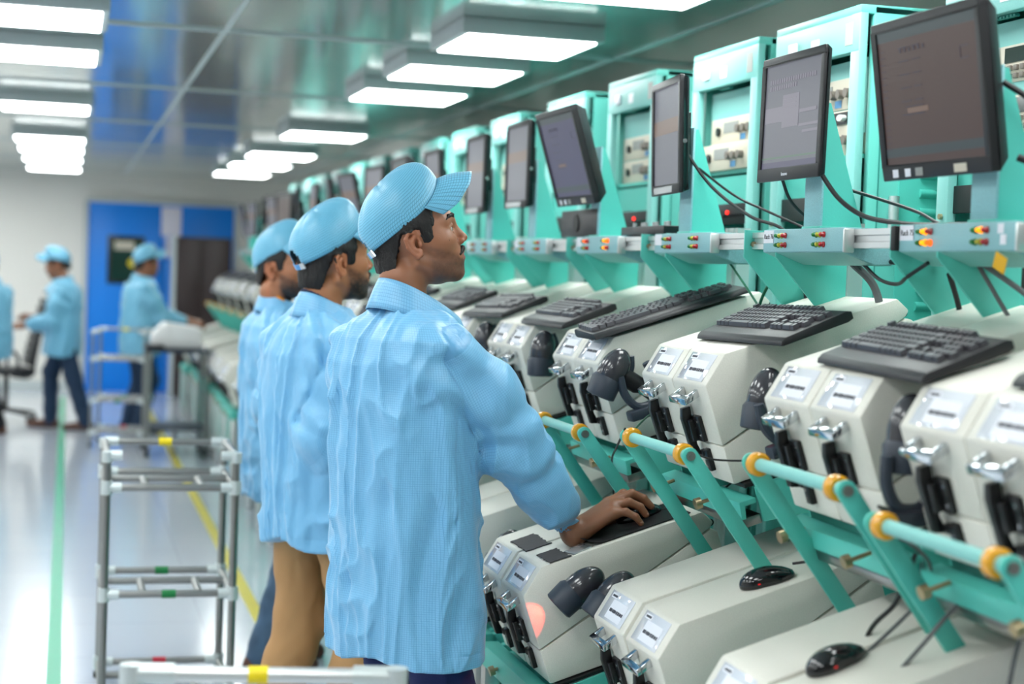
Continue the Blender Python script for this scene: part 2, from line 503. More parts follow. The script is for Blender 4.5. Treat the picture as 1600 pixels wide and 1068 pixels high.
def nets(f, lo, hi, h):
    """surface nets over a block-sparse grid; returns verts, quads"""
    lo = np.array(lo, float); hi = np.array(hi, float); B = 8
    nb = np.ceil((hi-lo)/(h*B)).astype(int); n = nb*B+1
    D = np.full(n, 1., np.float32)
    ax = [lo[i]+(np.arange(nb[i])+.5)*B*h for i in range(3)]
    G = np.stack(np.meshgrid(*ax, indexing='ij'), -1).reshape(-1, 3)
    dc = f(G); half = B*h*.87
    near = np.abs(dc) < half*1.5+.006
    for idx in np.where(~near)[0]:
        i, j, k = np.unravel_index(idx, nb)
        D[i*B:i*B+B+1, j*B:j*B+B+1, k*B:k*B+B+1] = 1. if dc[idx] > 0 else -1.
    loc = np.stack(np.meshgrid(*[np.arange(B+1)]*3, indexing='ij'), -1).reshape(-1, 3)
    ids = np.where(near)[0]
    for c0 in range(0, len(ids), 300):
        cc = ids[c0:c0+300]; bi = np.stack(np.unravel_index(cc, nb), -1)*B
        q = (bi[:, None, :]+loc[None]).reshape(-1, 3)
        d = f(lo+q*h)
        D[q[:, 0], q[:, 1], q[:, 2]] = d
    D[0]=1;D[-1]=1;D[:,0]=1;D[:,-1]=1;D[:,:,0]=1;D[:,:,-1]=1
    S = D < 0
    c = [S[a:n[0]-1+a, b:n[1]-1+b, e:n[2]-1+e] for a in (0,1) for b in (0,1) for e in (0,1)]
    cnt = sum(x.astype(np.int8) for x in c)
    cell = (cnt > 0) & (cnt < 8)
    ci = np.argwhere(cell); vid = np.full(cell.shape, -1, np.int32); vid[cell] = np.arange(len(ci))
    acc = np.zeros((len(ci), 3)); w = np.zeros(len(ci))
    corners = [(a,b,e) for a in (0,1) for b in (0,1) for e in (0,1)]
    for a in corners:
        for axn in range(3):
            if a[axn]: continue
            b2 = list(a); b2[axn] = 1
            p = ci+np.array(a); q = ci+np.array(b2)
            da = D[p[:,0],p[:,1],p[:,2]]; db = D[q[:,0],q[:,1],q[:,2]]
            m = (da < 0) != (db < 0)
            t = np.where(m, da/np.where(m, da-db, 1), 0)
            pos = np.array(a)+0.0; contrib = np.tile(pos, (len(ci), 1)); contrib[:, axn] += t
            acc += contrib*m[:, None]; w += m
    V = lo+(ci+acc/w[:, None])*h
    Q = []
    for axn in range(3):
        sl0 = [slice(None)]*3; sl1 = [slice(None)]*3
        sl0[axn] = slice(0, -1); sl1[axn] = slice(1, None)
        A = S[tuple(sl0)]; Bb = S[tuple(sl1)]
        e = np.argwhere(A != Bb)
        u, v = (axn+1) % 3, (axn+2) % 3
        ok = (e[:, u] > 0) & (e[:, v] > 0) & (e[:, u] < n[u]-1) & (e[:, v] < n[v]-1)
        e = e[ok]; fl = A[e[:,0],e[:,1],e[:,2]]
        def g(du, dv):
            x = e.copy(); x[:, u] -= du; x[:, v] -= dv; return vid[x[:,0],x[:,1],x[:,2]]
        q = np.stack([g(1,1), g(0,1), g(0,0), g(1,0)], -1)
        q[~fl] = q[~fl][:, ::-1]
        Q.append(q)
    Q = np.concatenate(Q); Q = Q[(Q >= 0).all(1)]
    return V, Q

def np_mesh(name, V, Q, mats, smooth=True, relax=1):
    me = bpy.data.meshes.new(name)
    if relax:
        for _ in range(relax):
            A = np.zeros_like(V); cn = np.zeros(len(V))
            for i in range(4):
                for j in (1, 3):
                    np.add.at(A, Q[:, i], V[Q[:, (i+j) % 4]]); np.add.at(cn, Q[:, i], 1)
            V = V*.5 + .5*A/np.maximum(cn, 1)[:, None]
    me.vertices.add(len(V)); me.vertices.foreach_set('co', V.astype(np.float32).ravel())
    me.loops.add(len(Q)*4); me.loops.foreach_set('vertex_index', Q.astype(np.int32).ravel())
    me.polygons.add(len(Q)); me.polygons.foreach_set('loop_start', np.arange(0, len(Q)*4, 4, dtype=np.int32))
    me.update(calc_edges=True); me.validate()
    for m in (mats if isinstance(mats, (list, tuple)) else [mats]): me.materials.append(MATS[m])
    if smooth: me.polygons.foreach_set('use_smooth', [True]*len(me.polygons))
    return me
def np_obj(name, V, Q, m, parent=None, **k):
    o = bpy.data.objects.new(name, np_mesh(name, V, Q, m, **k)); C.objects.link(o)
    if parent is not None: o.parent = parent
    return o
def vnoise(P, seed=0):
    """value noise in -1..1"""
    i = np.floor(P).astype(np.int64); f = P-i; f = f*f*(3-2*f)
    def hsh(a, b, c):
        x = (a*73856093) ^ (b*19349663) ^ (c*83492791) ^ (seed*2654435761)
        x = (x ^ (x >> 13))*1274126177; x = x ^ (x >> 16)
        return (x & 0xffff)/32767.5-1
    r = 0
    for a in (0,1):
        for b in (0,1):
            for c in (0,1):
                wgt = (f[:,0] if a else 1-f[:,0])*(f[:,1] if b else 1-f[:,1])*(f[:,2] if c else 1-f[:,2])
                r = r + wgt*hsh(i[:,0]+a, i[:,1]+b, i[:,2]+c)
    return r

# ---------------------------------------------------------------- test fixtures, built tilted
T = math.radians(18)
FW = .209
def fixture_proto():
    t = thing('test_fixture', 'x', 'test fixture', group='x')
    hw = FW/2
    lid = [(0,0), (-.064,-.0555), (-.0600,-.1965), (.444,-.0455), (.455,-.034), (.433,0)]
    obj('lid', MB().prism(lid, -hw, hw), 'beige', t, bevel=.005)
    base = [(-.0595,-.1995), (-.0570,-.286), (.46,-.286), (.46,-.060), (.444,-.0490)]
    obj('base', MB().prism(base, -hw, hw), 'beige', t, bevel=.005)
    g = MB()
    for s in (-1, 1): g.prism([(-.060,-.066), (-.092,-.078), (-.092,-.093), (-.060,-.084)], s*.042-.009, s*.042+.009)
    g.prism([(-.086,-.0755), (-.100,-.080), (-.100,-.095), (-.086,-.091)], -.051, .051)
    obj('lid_handle', g, 'chrome', t, bevel=.0018)
    # toggle latch
    la = obj('latch_lever', MB().prism([(-.066,-.112), (-.086,-.112), (-.092,-.135), (-.088,-.225), (-.064,-.232), (-.072,-.20)], .018, .036)
             .box((-.074,-.004+.020,-.165), (.02,.03,.05)), 'black_metal', t, bevel=.002)
    pl = obj('latch_plate', MB().box((-.066,-.006,-.162), (.010,.040,.060)), 'black_metal', t, bevel=.002)
    for yy, zz in ((-.016,-.145), (-.016,-.178), (.004,-.160)):
        obj('screw', MB().cyl((-.070,yy,zz), (-.074,yy,zz), .0032, 8), 'chrome', pl)
    kp = obj('keeper', MB().prism([(-.058,-.210), (-.070,-.214), (-.070,-.262), (-.058,-.262)], -.022, .004).box((-.066,.010,-.222), (.012,.02,.016)), 'black_metal', t, bevel=.002)
    for zz in (-.232, -.250): obj('screw', MB().cyl((-.069,-.009,zz), (-.072,-.009,zz), .003, 8), 'chrome', kp)
    # label pocket on the sloping facet
    d = Vector((-.064,0,-.0555)).normalized(); n = Vector((-.655,0,.756)).normalized()
    F = Matrix(((0, -d.x, n.x, 0), (-1, 0, 0, 0), (0, -d.z, n.z, 0), (0,0,0,1)))
    F.translation = Vector((-.032,0,-.0278))+n*.0006
    lb = obj('label_pocket', MB().box((0,0,.0004), (.150,.070,.0012), M=F), 'label_clear', t, bevel=.0004)
    obj('label_card', MB().box((.008,-.006,.0013), (.096,.046,.0008), M=F), 'label_white', lb)
    obj('label_strip', MB().box((-.044,.024,.0013), (.040,.012,.0008), M=F), 'label_white', lb)
    g = MB(); rnd = random.Random(3); x = -.036
    while x < .050:
        wd = rnd.choice((.0022,.003,.0042)); g.box((x+.004,-.008,.0019), (wd,.008 if rnd.random() < .8 else .006,.0004), M=F); x += wd+.0012
    x = -.058
    while x < -.03: g.box((x,.024,.0019), (.002,.005,.0004), M=F); x += .0031
    obj('lettering', g, 'ink', lb)
    # rear hinge
    obj('hinge', MB().cyl((.462,-.06,-.045), (.462,.06,-.045), .009, 10), 'black_metal', t)
    return t
FX = fixture_proto()

def tray_proto():
    t = thing('fixture_tray', 'x', 'mounting tray', group='x')
    rail = [(-.070,-.318), (-.030,-.318), (-.030,-.330), (-.058,-.330), (-.062,-.358), (-.074,-.358)]
    obj('front_rail', MB().prism(rail, -.25, .25), 'teal', t, bevel=.002)
    obj('lower_rail', MB().box((-.045,0,-.372), (.05,.46,.022)), 'steel', t, bevel=.003)
    for s in (-1, 1):
        sp = obj('side_plate', MB().prism([(-.02,-.300), (.45,-.288), (.45,-.345), (.10,-.395), (-.02,-.380)], s*.232-.004, s*.232+.004), 'teal', t, bevel=.0015)
        obj('bolt', MB().cyl((.11,s*.236,-.345), (.11,s*.246,-.345), .013, 14).cyl((.11,s*.246,-.345), (.11,s*.254,-.345), .008, 6), 'steel', sp)
    obj('floor_plate', MB().box((.21,0,-.293), (.50,.455,.010)), 'black_metal', t, bevel=.002)
    for s in (-1, 1):
        th = obj('thumb_screw', MB().cyl((-.075,s*.14,-.318), (-.125,s*.14,-.318), .0045, 8).cyl((-.118,s*.14,-.318), (-.132,s*.14,-.318), .013, 12), 'brass', t)
    return t
TR = tray_proto()

def lever_proto():
    t = thing('lever_bar', 'x', 'lever bar', group='x')
    ln = .40
    obj('tube', MB().cyl((0,-ln/2,0), (0,ln/2,0), .0125, 20), 'teal_pale', t, smooth=True)
    for s in (-1, 1):
        y = s*(ln/2+.006); n = 10
        ux, uz = .60, -.80; px, pz = .80, .60; r = .018; Ln = .40
        prof = [(px*r*math.sin(a)-ux*r*math.cos(a), pz*r*math.sin(a)-uz*r*math.cos(a)) for a in [(-PI/2+PI*i/n) for i in range(n+1)]]
        prof += [(px*r+ux*Ln, pz*r+uz*Ln), (-px*r+ux*Ln, -pz*r+uz*Ln)]
        arm = obj('arm', MB().prism(prof, y-.004, y+.004), 'teal', t, bevel=.001)
        obj('bolt', MB().cyl((0,y-.004,0), (0,y-.010,0), .010, 14).cyl((0,y-.010,0), (0,y-.012,0), .005, 6), 'steel', arm)
        prof = [(.0128,-.012), (.019,-.012), (.0235,-.007), (.0235,.007), (.019,.012), (.0128,.012)]
        M = Matrix.Translation((0, s*(ln/2-.030), 0)) @ Matrix.Rotation(PI/2, 4, 'X')
        obj('stop_ring', MB().lathe(prof, 24, M=M), 'amber', t)
    return t
LV = lever_proto()

def light_box_proto():
    t = thing('status_light_box', 'x', 'status light box', group='x')
    ln = .43
    obj('casing', MB().prism([(0,.053), (0,0), (.075,-.026), (.12,-.026), (.12,.053)], -ln/2, ln/2), ['teal_grey'], t, bevel=.002)
    obj('underside', MB().prism([(.004,-.002), (.075,-.0275), (.118,-.0275), (.118,-.026), (.075,-.0260), (.006,-.0005)], -ln/2+.004, ln/2-.004), 'teal_pale', t)
    for yy in (.105, -.10):
        for zz in (.038, .016):
            for k, c in enumerate(('led_green', 'led_yellow', 'led_red')):
                y = yy-(k-1)*.019
                M = Matrix.Translation((0, y, zz)) @ Matrix.Rotation(-PI/2, 4, 'Y')
                o = obj('indicator_light', MB().lathe([(.0068,0), (.0068,.003), (.0052,.004), (.0050,.009), (.0038,.012), (.0015,.0135)], 12, M=M), c, t)
    lb = obj('label_card', MB().box((-.0008,.182,.036), (.001,.056,.030)), 'label_white', t)
    obj('end_cap', MB().box((.010,-ln/2-.004,.024), (.026,.008,.052)), 'alu', t, bevel=.003)
    return t
LB = light_box_proto()

def bracket_proto():
    t = thing('monitor_bracket', 'x', 'monitor bracket', group='x')
    obj('front_plate', MB().box((0,0,.145), (.006,.088,.29)), 'teal_grey', t, bevel=.001)
    for s in (-1, 1):
        obj('gusset', MB().prism([(.003,0), (.104,0), (.012,.285), (.003,.285)], s*.041-.002, s*.041+.002), 'teal', t)
    obj('foot_plate', MB().box((.05,0,.003), (.11,.10,.006)), 'teal', t, bevel=.001)
    obj('swivel', MB().cyl((-.03,0,.23), (0,0,.23), .022, 14), 'black_metal', t)
    return t
BR = bracket_proto()

def hang_bracket_proto():
    t = thing('rail_bracket', 'x', 'rail bracket', group='x')
    obj('plate', MB().prism([(0,.055), (0,-.012), (.135,-.155), (.185,-.158), (.185,.055)], -.003, .003), 'teal', t, bevel=.0008)
    obj('bolt', MB().cyl((.155,-.003,-.128), (.155,-.013,-.128), .010, 14).cyl((.155,-.013,-.128), (.155,-.017,-.128), .006, 6), 'steel', t)
    obj('bolt', MB().cyl((.022,-.003,.020), (.022,-.011,.020), .007, 12), 'brass', t)
    return t
HB = hang_bracket_proto()

def post_proto():
    t = thing('frame_post', 'x', 'aluminium post', group='x')
    g = MB()
    prof = [(-.02,-.045), (.02,-.045), (.02,-.028), (.014,-.024), (.014,-.018), (.02,-.014), (.02,.014), (.014,.018), (.014,.024), (.02,.028), (.02,.045),
            (-.02,.045), (-.02,.028), (-.014,.024), (-.014,.018), (-.02,.014), (-.02,-.014), (-.014,-.018), (-.014,-.024), (-.02,-.028)]
    obj('column', MB().prism(prof, 0, 1.70, axis='z'), 'alu', t)
    obj('foot', MB().box((0,0,.006), (.09,.12,.012)), 'steel', t, bevel=.002)
    return t
PO = post_proto()

def table_proto():
    t = thing('fixture_stand', 'x', 'fixture stand', group='x')
    obj('top_beam', MB().box((.0,0,.505), (.05,.66,.06)), 'teal', t, bevel=.004)
    obj('top_beam', MB().box((.50,0,.62), (.05,.66,.06)), 'teal', t, bevel=.004)
    for s in (-1, 1):
        for x, hgt in ((0,.475), (.50,.59)):
            obj('leg', MB().box((x,s*.305,hgt/2), (.045,.045,hgt)), 'alu', t, bevel=.004)
        obj('side_beam', MB().prism([(.025,.475), (.475,.59), (.475,.64), (.025,.53)], s*.305-.015, s*.305+.015), 'teal', t, bevel=.003)
    obj('front_panel', MB().box((.03,0,.27), (.012,.56,.38)), 'teal', t, bevel=.003)
    obj('shelf', MB().box((.26,0,.10), (.50,.56,.02)), 'teal_dark', t, bevel=.003)
    return t
TB = table_proto()

# ---------------------------------------------------------------- keyboards, mice, scanners
def keyboard_proto(detail=True):
    """long axis local Y, typing side towards -X"""
    t = thing('keyboard', 'x', 'keyboard', group='x')
    prof = [(-.086,.002), (-.081,.0105), (-.070,.0165), (.082,.024), (.094,.020), (.094,.004), (.080,.0), (-.080,.0)]
    obj('case', MB().prism(prof, -.225, .225), 'black_plastic', t, bevel=.002)
    def keyrow(x, spans, kx=.0165):
        out = []
        for y0, wd in spans: out.append((x, y0+wd/2, wd-.0022, kx))
        return out
    u = .0188; rows = []
    L0 = -.215
    def run(lens, start=0):
        y = L0+start*u; o = []
        for l in lens: o.append((y, l*u)); y += l*u
        return o
    rows.append((.076, run([1]) + run([1]*4, 2) + run([1]*4, 6.5) + run([1]*4, 11) + run([1]*3, 15.3)))
    rows.append((.050, run([1]*13+[2]) + run([1]*3, 15.3) + run([1]*4, 18.6)))
    rows.append((.0315, run([1.5]+[1]*12+[1.5]) + run([1]*3, 15.3) + run([1]*4, 18.6)))
    rows.append((.013, run([1.8]+[1]*11+[2.2]) + run([1]*3, 18.6)))
    rows.append((-.0055, run([2.3]+[1]*10+[2.7]) + run([1], 16.3) + run([1]*4, 18.6)))
    rows.append((-.024, run([1.3,1.1,1.3,5.6,1.3,1.1,1.1,1.3]) + run([1]*3, 15.3) + run([2,1], 18.6)))
    ks = []
    for x, sp in rows:
        for y0, wd in sp:
            if y0+wd > .218: continue
            z = .0165+(x+.07)*.05
            ks.append((x, -(y0+wd/2), z, wd-.0022))
    if detail:
        cache = {}
        for x, y, z, wd in ks:
            key = round(wd, 4)
            if key not in cache:
                m = MB(); b = wd/2
                vs = [(-.0080,-b,0), (.0080,-b,0), (.0080,b,0), (-.0080,b,0), (-.0058,-b+.002,.0095), (.0062,-b+.002,.0105), (.0062,b-.002,.0105), (-.0058,b-.002,.0095)]
                m.add(vs, [(3,2,1,0), (4,5,6,7), (0,1,5,4), (1,2,6,5), (2,3,7,6), (3,0,4,7)])
                cache[key] = m.mesh('key', 'key_cap')
            o = bpy.data.objects.new('key', cache[key]); C.objects.link(o); o.parent = t; o.location = (x, y, z)
    else:
        m = MB()
        for x, y, z, wd in ks:
            b = wd/2
            vs = [(-.0080,-b,0), (.0080,-b,0), (.0080,b,0), (-.0080,b,0), (-.0058,-b+.002,.0095), (.0062,-b+.002,.0105), (.0062,b-.002,.0105), (-.0058,b-.002,.0095)]
            m.add([(p[0]+x, p[1]+y, p[2]+z) for p in vs], [(3,2,1,0), (4,5,6,7), (0,1,5,4), (1,2,6,5), (2,3,7,6), (3,0,4,7)])
        obj('keys', m, 'key_cap', t, smooth=False)
    for s in (-1, 1): obj('foot', MB().box((.075,s*.17,-.002), (.012,.03,.008)), 'black_plastic', t)
    return t
KB = keyboard_proto(True); KBF = keyboard_proto(False)

def mouse_proto():
    """front points to +X"""
    t = thing('computer_mouse', 'x', 'computer mouse', group='x')
    s = Sdf(); s.ell((-.012,0,.006), (.048,.031,.030), k=.01).ell((.022,0,.004), (.040,.027,.022), k=.02)
    s.post = lambda P, d: np.maximum(np.maximum(d, -P[:,2]), np.abs(P[:,1])-.0295)
    V, Q = nets(s, (-.07,-.04,-.006), (.07,.04,.05), .002)
    np_obj('shell', V, Q, 'black_gloss', t)
    obj('scroll_wheel', MB().cyl((.035,-.004,.018), (.035,.004,.018), .009, 16), 'rubber', t)
    obj('button_gap', MB().box((.035,0,.0215), (.05,.0012,.004), rot=(math.radians(22),'Y')), 'rubber', t)
    obj('logo', MB().box((-.020,-.0293,.010), (.006,.001,.003)), 'scan_red', t)
    return t
MO = mouse_proto()

def scanner_proto():
    """nose points to -Z, grip goes to +X"""
    t = thing('barcode_scanner', 'x', 'barcode scanner', group='x')
    s = Sdf()
    s.ell((.006,0,.024), (.036,.031,.046), k=.02).ell((-.004,0,-.020), (.032,.032,.052), k=.03)
    s.post = lambda P, d: np.maximum(d, -(P[:,2]+.055))
    V, Q = nets(s, (-.06,-.05,-.07), (.07,.05,.08), .0025)
    np_obj('head', V, Q, 'charcoal_top', t, relax=2)
    s = Sdf(); s.cap((.028,0,.012), (.15,0,-.012), .019, .021, k=.01).cap((.05,0,-.012), (.075,0,-.016), .010, k=.01)
    V, Q = nets(s, (0,-.04,-.05), (.19,.04,.05), .003)
    np_obj('grip', V, Q, 'black_plastic', t, relax=2)
    g = MB(); n = 24
    def ring(z, a, b): return [(a*math.cos(2*PI*i/n)-.004, b*math.sin(2*PI*i/n), z) for i in range(n)]
    rs = [ring(-.010,.0345,.0345), ring(-.020,.0405,.0405), ring(-.064,.0385,.039), ring(-.067,.034,.034)]
    g.v = [Vector(p) for r in rs for p in r]
    for i in range(3):
        for k in range(n): g.f.append([i*n+k, i*n+(k+1)%n, (i+1)*n+(k+1)%n, (i+1)*n+k]); g.m.append(0)
    for k in range(n): g.f.append([3*n+k, 3*n+(k+1)%n, (k+1)%n, k]); g.m.append(0)
    # the bumper rises as a strap along the back of the head
    g.tube(spline([(.030,0,-.03), (.040,0,.0), (.043,0,.03), (.030,0,.060)], 5), .011, 8)
    obj('bumper', g, 'charcoal', t)
    obj('scan_window', MB().box((-.004,0,-.058), (.046,.05,.008)), 'scan_red', t, bevel=.002)
    obj('cable_boot', MB().cyl((.148,0,-.012), (.19,0,-.030), .010, 10, r2=.006), 'rubber', t)
    return t
SCN = scanner_proto()

def holder_proto():
    t = thing('scanner_holder', 'x', 'scanner holder', group='x')
    g = MB().tube(spline([(-.03,0,.07), (-.028,0,.02), (0,0,-.02), (.05,0,-.018), (.065,0,.03), (.05,0,.085)], 6), .011, 10)
    obj('fork', g, 'charcoal', t)
    obj('mount', MB().box((.01,0,-.038), (.085,.036,.028)), 'charcoal', t, bevel=.006)
    return t
HO = holder_proto()

# ---------------------------------------------------------------- monitors
def monitor_proto(kind):
    """origin at the middle of the panel's face, face looks to -X, width along Y"""
    t = thing('monitor', 'x', 'monitor', group='x')
    wd, ht, th = {'A': (.41,.315,.055), 'B': (.335,.29,.022), 'C': (.31,.315,.030)}[kind]
    bz = .018
    plas = 'black_plastic'
    g = MB()
    bb = .030 if kind != 'C' else .026
    outer = [(-wd/2,-ht/2), (wd/2,-ht/2), (wd/2,ht/2), (-wd/2,ht/2)]
    fr = MB()
    fr.box((th*.2, 0, ht/2-bz/2), (th*.4, wd, bz)).box((th*.2, 0, -ht/2+bb/2), (th*.4, wd, bb))
    for s in (-1, 1): fr.box((th*.2, s*(wd/2-bz/2), (bb-bz)/2), (th*.4, bz, ht-bz-bb))
    obj('bezel', fr, plas, t, bevel=.0025)
    tp = .86 if kind == 'A' else .95
    vs = [(th*.35,s*wd/2,z*ht/2) for s in (-1,1) for z in (-1,1)] + [(th,s*wd/2*tp,z*ht/2*tp) for s in (-1,1) for z in (-1,1)]
    bk = MB().add(vs, [(0,1,3,2), (4,6,7,5), (0,4,5,1), (2,3,7,6), (0,2,6,4), (1,5,7,3)])
    bk.box((th+.012,0,0), (.03,.13,.13))
    obj('back_shell', bk, 'black_plastic' if kind != 'C' else 'black_gloss', t, bevel=.003)
    zc = (bb-bz)/2; sw, sh = wd-2*bz, ht-bz-bb
    sm = {'A': 'screen_brown', 'B': 'screen_grey', 'C': 'screen_grey'}[kind]
    sc = obj('screen', MB().box((.006,0,zc), (.004,sw,sh)), sm, t)
    def cell(nm, y0, y1, z0, z1, m):
        obj(nm, MB().box((.0036,(y0+y1)/2,(z0+z1)/2), (.0006,abs(y1-y0),abs(z1-z0))), m, sc, smooth=False)
    # y positive is the left of the picture
    top, bot, lf, rt = zc+sh/2, zc-sh/2, sw/2, -sw/2
    if kind == 'A':
        cell('title_bar', lf, rt, top-.022, top, 'screen_bar'); cell('task_bar', lf, rt, bot+.016, bot+.034, 'screen_bar')
        g = MB(); rnd = random.Random(5)
        for k in range(16):
            z = top-.04-k*.013; g.box((.0030,lf-.016,z), (.0005,.02,.0016))
            if k % 2 == 0 and k < 12: g.box((.0030,lf-.10,z), (.0005,.025+.02*rnd.random(),.0022)); g.box((.0030,lf-.15,z), (.0005,.03,.0022))
        for k in range(6): g.box((.0030,lf-.09-k*.018,top-.045), (.0005,.007,.008))
        g.box((.0030,lf-.13,top-.155), (.0005,.07,.002)).box((.0030,lf-.13,top-.171), (.0005,.07,.002))
        g.box((.0030,rt+.045,top-.062), (.0005,.03,.002)).box((.0030,rt+.045,top-.084), (.0005,.03,.002)).box((.0030,rt+.06,top-.073), (.0005,.002,.024))
        obj('screen_writing', g, 'screen_text', sc, smooth=False)
        cell('dialog', lf-.10, lf-.18, top-.158, top-.168, 'screen_tan')
        for yy, ww, mm in ((.15,.022,'label_white'), (.10,.022,'label_white'), (.055,.028,'instrument_grey'), (-.10,.045,'instrument')):
            obj('sticker', MB().box((-.0008,yy,-ht/2+.014), (.001,ww,.016)), mm, t)
    elif kind == 'B':
        cell('dialog', lf-.10, lf-.19, top-.150, top-.075, 'screen_box'); cell('dialog', lf-.005, lf-.10, top-.135, top-.10, 'screen_box')
        cell('status_line', lf, rt, bot+.022, bot+.026, 'screen_line'); cell('task_bar', lf, rt, bot, bot+.014, 'screen_violet')
        g = MB(); rnd = random.Random(6)
        for r, z in enumerate((top-.040, top-.055)):
            y = lf-.03
            while y > (rt+.02 if r == 0 else rt+.12): g.box((.0030,y,z), (.0005,.009,.010)); y -= .0125
        for z in (top-.085, top-.095, top-.105): g.box((.0030,lf-.14,z), (.0005,.07,.0015))
        g.box((.0030,rt+.06,top-.118), (.0005,.09,.008)).box((.0030,rt+.05,top-.15), (.0005,.11,.006)).box((.0030,rt+.04,top-.165), (.0005,.09,.006))
        obj('screen_writing', g, 'screen_box', sc, smooth=False)
    else:
        cell('window_band', lf, rt, zc+.005, zc+.045, 'screen_tan')
        obj('sticker', MB().box((-.0008,.02,-ht/2+.013), (.001,.20,.018)), 'foil', t)
        obj('logo', MB().cyl((th*.5,-wd/2-.0005,-.02), (th*.5,-wd/2-.002,-.02), .006, 12), 'chrome', t)
    return t
MA, MBm, MC = monitor_proto('A'), monitor_proto('B'), monitor_proto('C')
text_obj('logo', 'lenovo', .012, 'label_white', MBm, (-.0008, .01, -.131), (PI/2, 0, -PI/2))

# ---------------------------------------------------------------- equipment racks
def rack_proto(wd, side_panel):
    """front face at x=0 looking to -X, from y=0 (near) to y=wd; z from the floor"""
    t = thing('equipment_rack', 'x', 'equipment rack', group='x')
    H = 2.29; D = .75
    fr = MB().box((D/2+.02, .012, H/2), (D-.04, .024, H)).box((D/2+.02, wd-.012, H/2), (D-.04, .024, H)).box((D-.01, wd/2, H/2), (.02, wd-.05, H-.04))
    fr.box((D/2, wd/2, H-.012), (D, wd, .024)).box((D/2, wd/2, .05), (D, wd, .10))
    obj('cabinet_shell', fr, 'teal_light', t, bevel=.004)
    g = MB()
    for y in (.026, wd-.026): g.box((.012, y, (H-.02)/2+.05), (.024, .052, H-.12))
    obj('front_frame', g, 'teal_pale', t, bevel=.003)
    hd = obj('header_panel', MB().box((.012, wd/2, H-.072), (.026, wd-.004, .10)), 'teal_pale', t, bevel=.003)
    obj('sticker', MB().box((-.0015, .06, H-.072), (.001, .045, .06)), 'instrument_grey', hd)
    obj('sticker', MB().box((-.0015, wd*.5, H-.08), (.001, .05, .035)), 'label_white', hd)
    obj('badge', MB().box((-.004, wd*.76, H-.075), (.008, .05, .035)), 'label_white', hd, bevel=.002)
    obj('blank_panel', MB().box((.055, wd/2, H-.23), (.006, wd-.10, .20)), 'teal_pale', t)
    g = MB()
    for k in range(6): g.box((.02, wd/2+.06-k*.014, H-.128), (.012, .008, .005))
    obj('vent_slots', g, 'teal_dark', t)
    obj('shelf', MB().box((.20, wd/2, 1.895), (.34, wd-.06, .012)), 'teal', t)
    obj('lower_panel', MB().box((.03, wd/2, 1.835), (.006, wd-.10, .09)), 'teal', t)
    sw = obj('switch_panel', MB().box((.022, wd/2, 1.76), (.012, wd-.10, .065)), 'rubber', t, bevel=.002)
    obj('pilot_light', MB().cyl((.017, wd*.42, 1.765), (.010, wd*.42, 1.765), .006, 10), 'led_red_on', sw)
    g = MB()
    for k in range(8): g.cyl((.017, .10+k*.022, 1.755), (.012, .10+k*.022, 1.755), .0055, 8)
    obj('sockets', g, 'black_gloss', sw)
    obj('lower_door', MB().box((.02, wd/2, .86), (.02, wd-.10, 1.62)), 'teal', t, bevel=.003)
    obj('cable_slot', MB().box((.008, wd/2, 1.58), (.006, wd*.5, .05)), 'rubber', t)
    for zz in (1.72, 1.60, 1.68): obj('screw', MB().cyl((-.001, wd-.03, zz), (-.008, wd-.03, zz), .007, 8), 'brass', t)
    if side_panel:
        sp = obj('side_door', MB().box((.35, -.004, 1.1), (.44, .008, 1.9)), 'teal', t, bevel=.002)
        for k in range(16):
            z = 1.90-k*.05
            obj('louver', MB().cyl((.19,-.008,z), (.235,-.008,z), .012, 12), 'teal', sp)
        obj('hinge_column', MB().cyl((.30,-.012,.15), (.30,-.012,2.1), .022, 16), 'teal_light', sp)
        obj('door_latch', MB().box((.252,-.014,1.80), (.016,.01,.09)).box((.252,-.024,1.805), (.026,.012,.03)), 'brass', sp, bevel=.002)
        obj('pull_handle', MB().cyl((.115,-.012,1.66), (.115,-.012,1.79), .014, 14), 'plastic_joint', sp)
        obj('panel_seam', MB().box((.068,-.0085,1.1), (.003,.002,1.9)), 'teal_dark', sp)
    return t
RK = rack_proto(.54, True)

def instrument_proto(kind, wd=.42, ht=.085):
    t = thing('bench_instrument', 'x', 'bench instrument', group='x')
    obj('casing', MB().box((.14, 0, ht/2), (.28, wd, ht)), 'instrument', t, bevel=.003)
    f = obj('face_plate', MB().box((-.003, 0, ht/2), (.006, wd, ht)), 'instrument', t, bevel=.002)
    if kind == 'meter':
        obj('display', MB().box((-.0068, -.045, ht*.73), (.002, .24, ht*.40)), 'display', f)
        obj('side_trim', MB().box((-.0075, .105, ht*.5), (.004, .012, ht)), 'label_white', f)
        for r in range(2):
            for k in range(9):
                obj('button', MB().box((-.009, .075-k*.026, ht*(.38-.22*r)), (.008, .014, .012)), 'button_blue' if (r == 1 and k == 0) else 'button', f, bevel=.001)
        obj('dial', MB().cyl((-.006, .155, ht*.5), (-.03, .155, ht*.5), .022, 20), 'white_plastic', f)
    elif kind == 'supply':
        obj('display', MB().box((-.0068, .04, ht*.62), (.002, .12, ht*.40)), 'instrument_grey', f)
        for k in range(3): obj('dial', MB().cyl((-.006, -.04-k*.045, ht*.5), (-.024, -.04-k*.045, ht*.5), .013, 16), 'button', f)
        obj('socket', MB().cyl((-.006, .14, ht*.5), (-.014, .14, ht*.5), .014, 14), 'black_metal', f)
        obj('sticker', MB().box((-.007, -.06, ht*.2), (.001, .04, .02)), 'button_blue', f)
    else:
        obj('display', MB().box((-.0068, .02, ht*.5), (.002, .30, ht*.8)), 'black_metal', f)
        obj('dial', MB().cyl((-.008, -.10, ht*.5), (-.022, -.10, ht*.5), .018, 16), 'white_plastic', f)
    return t
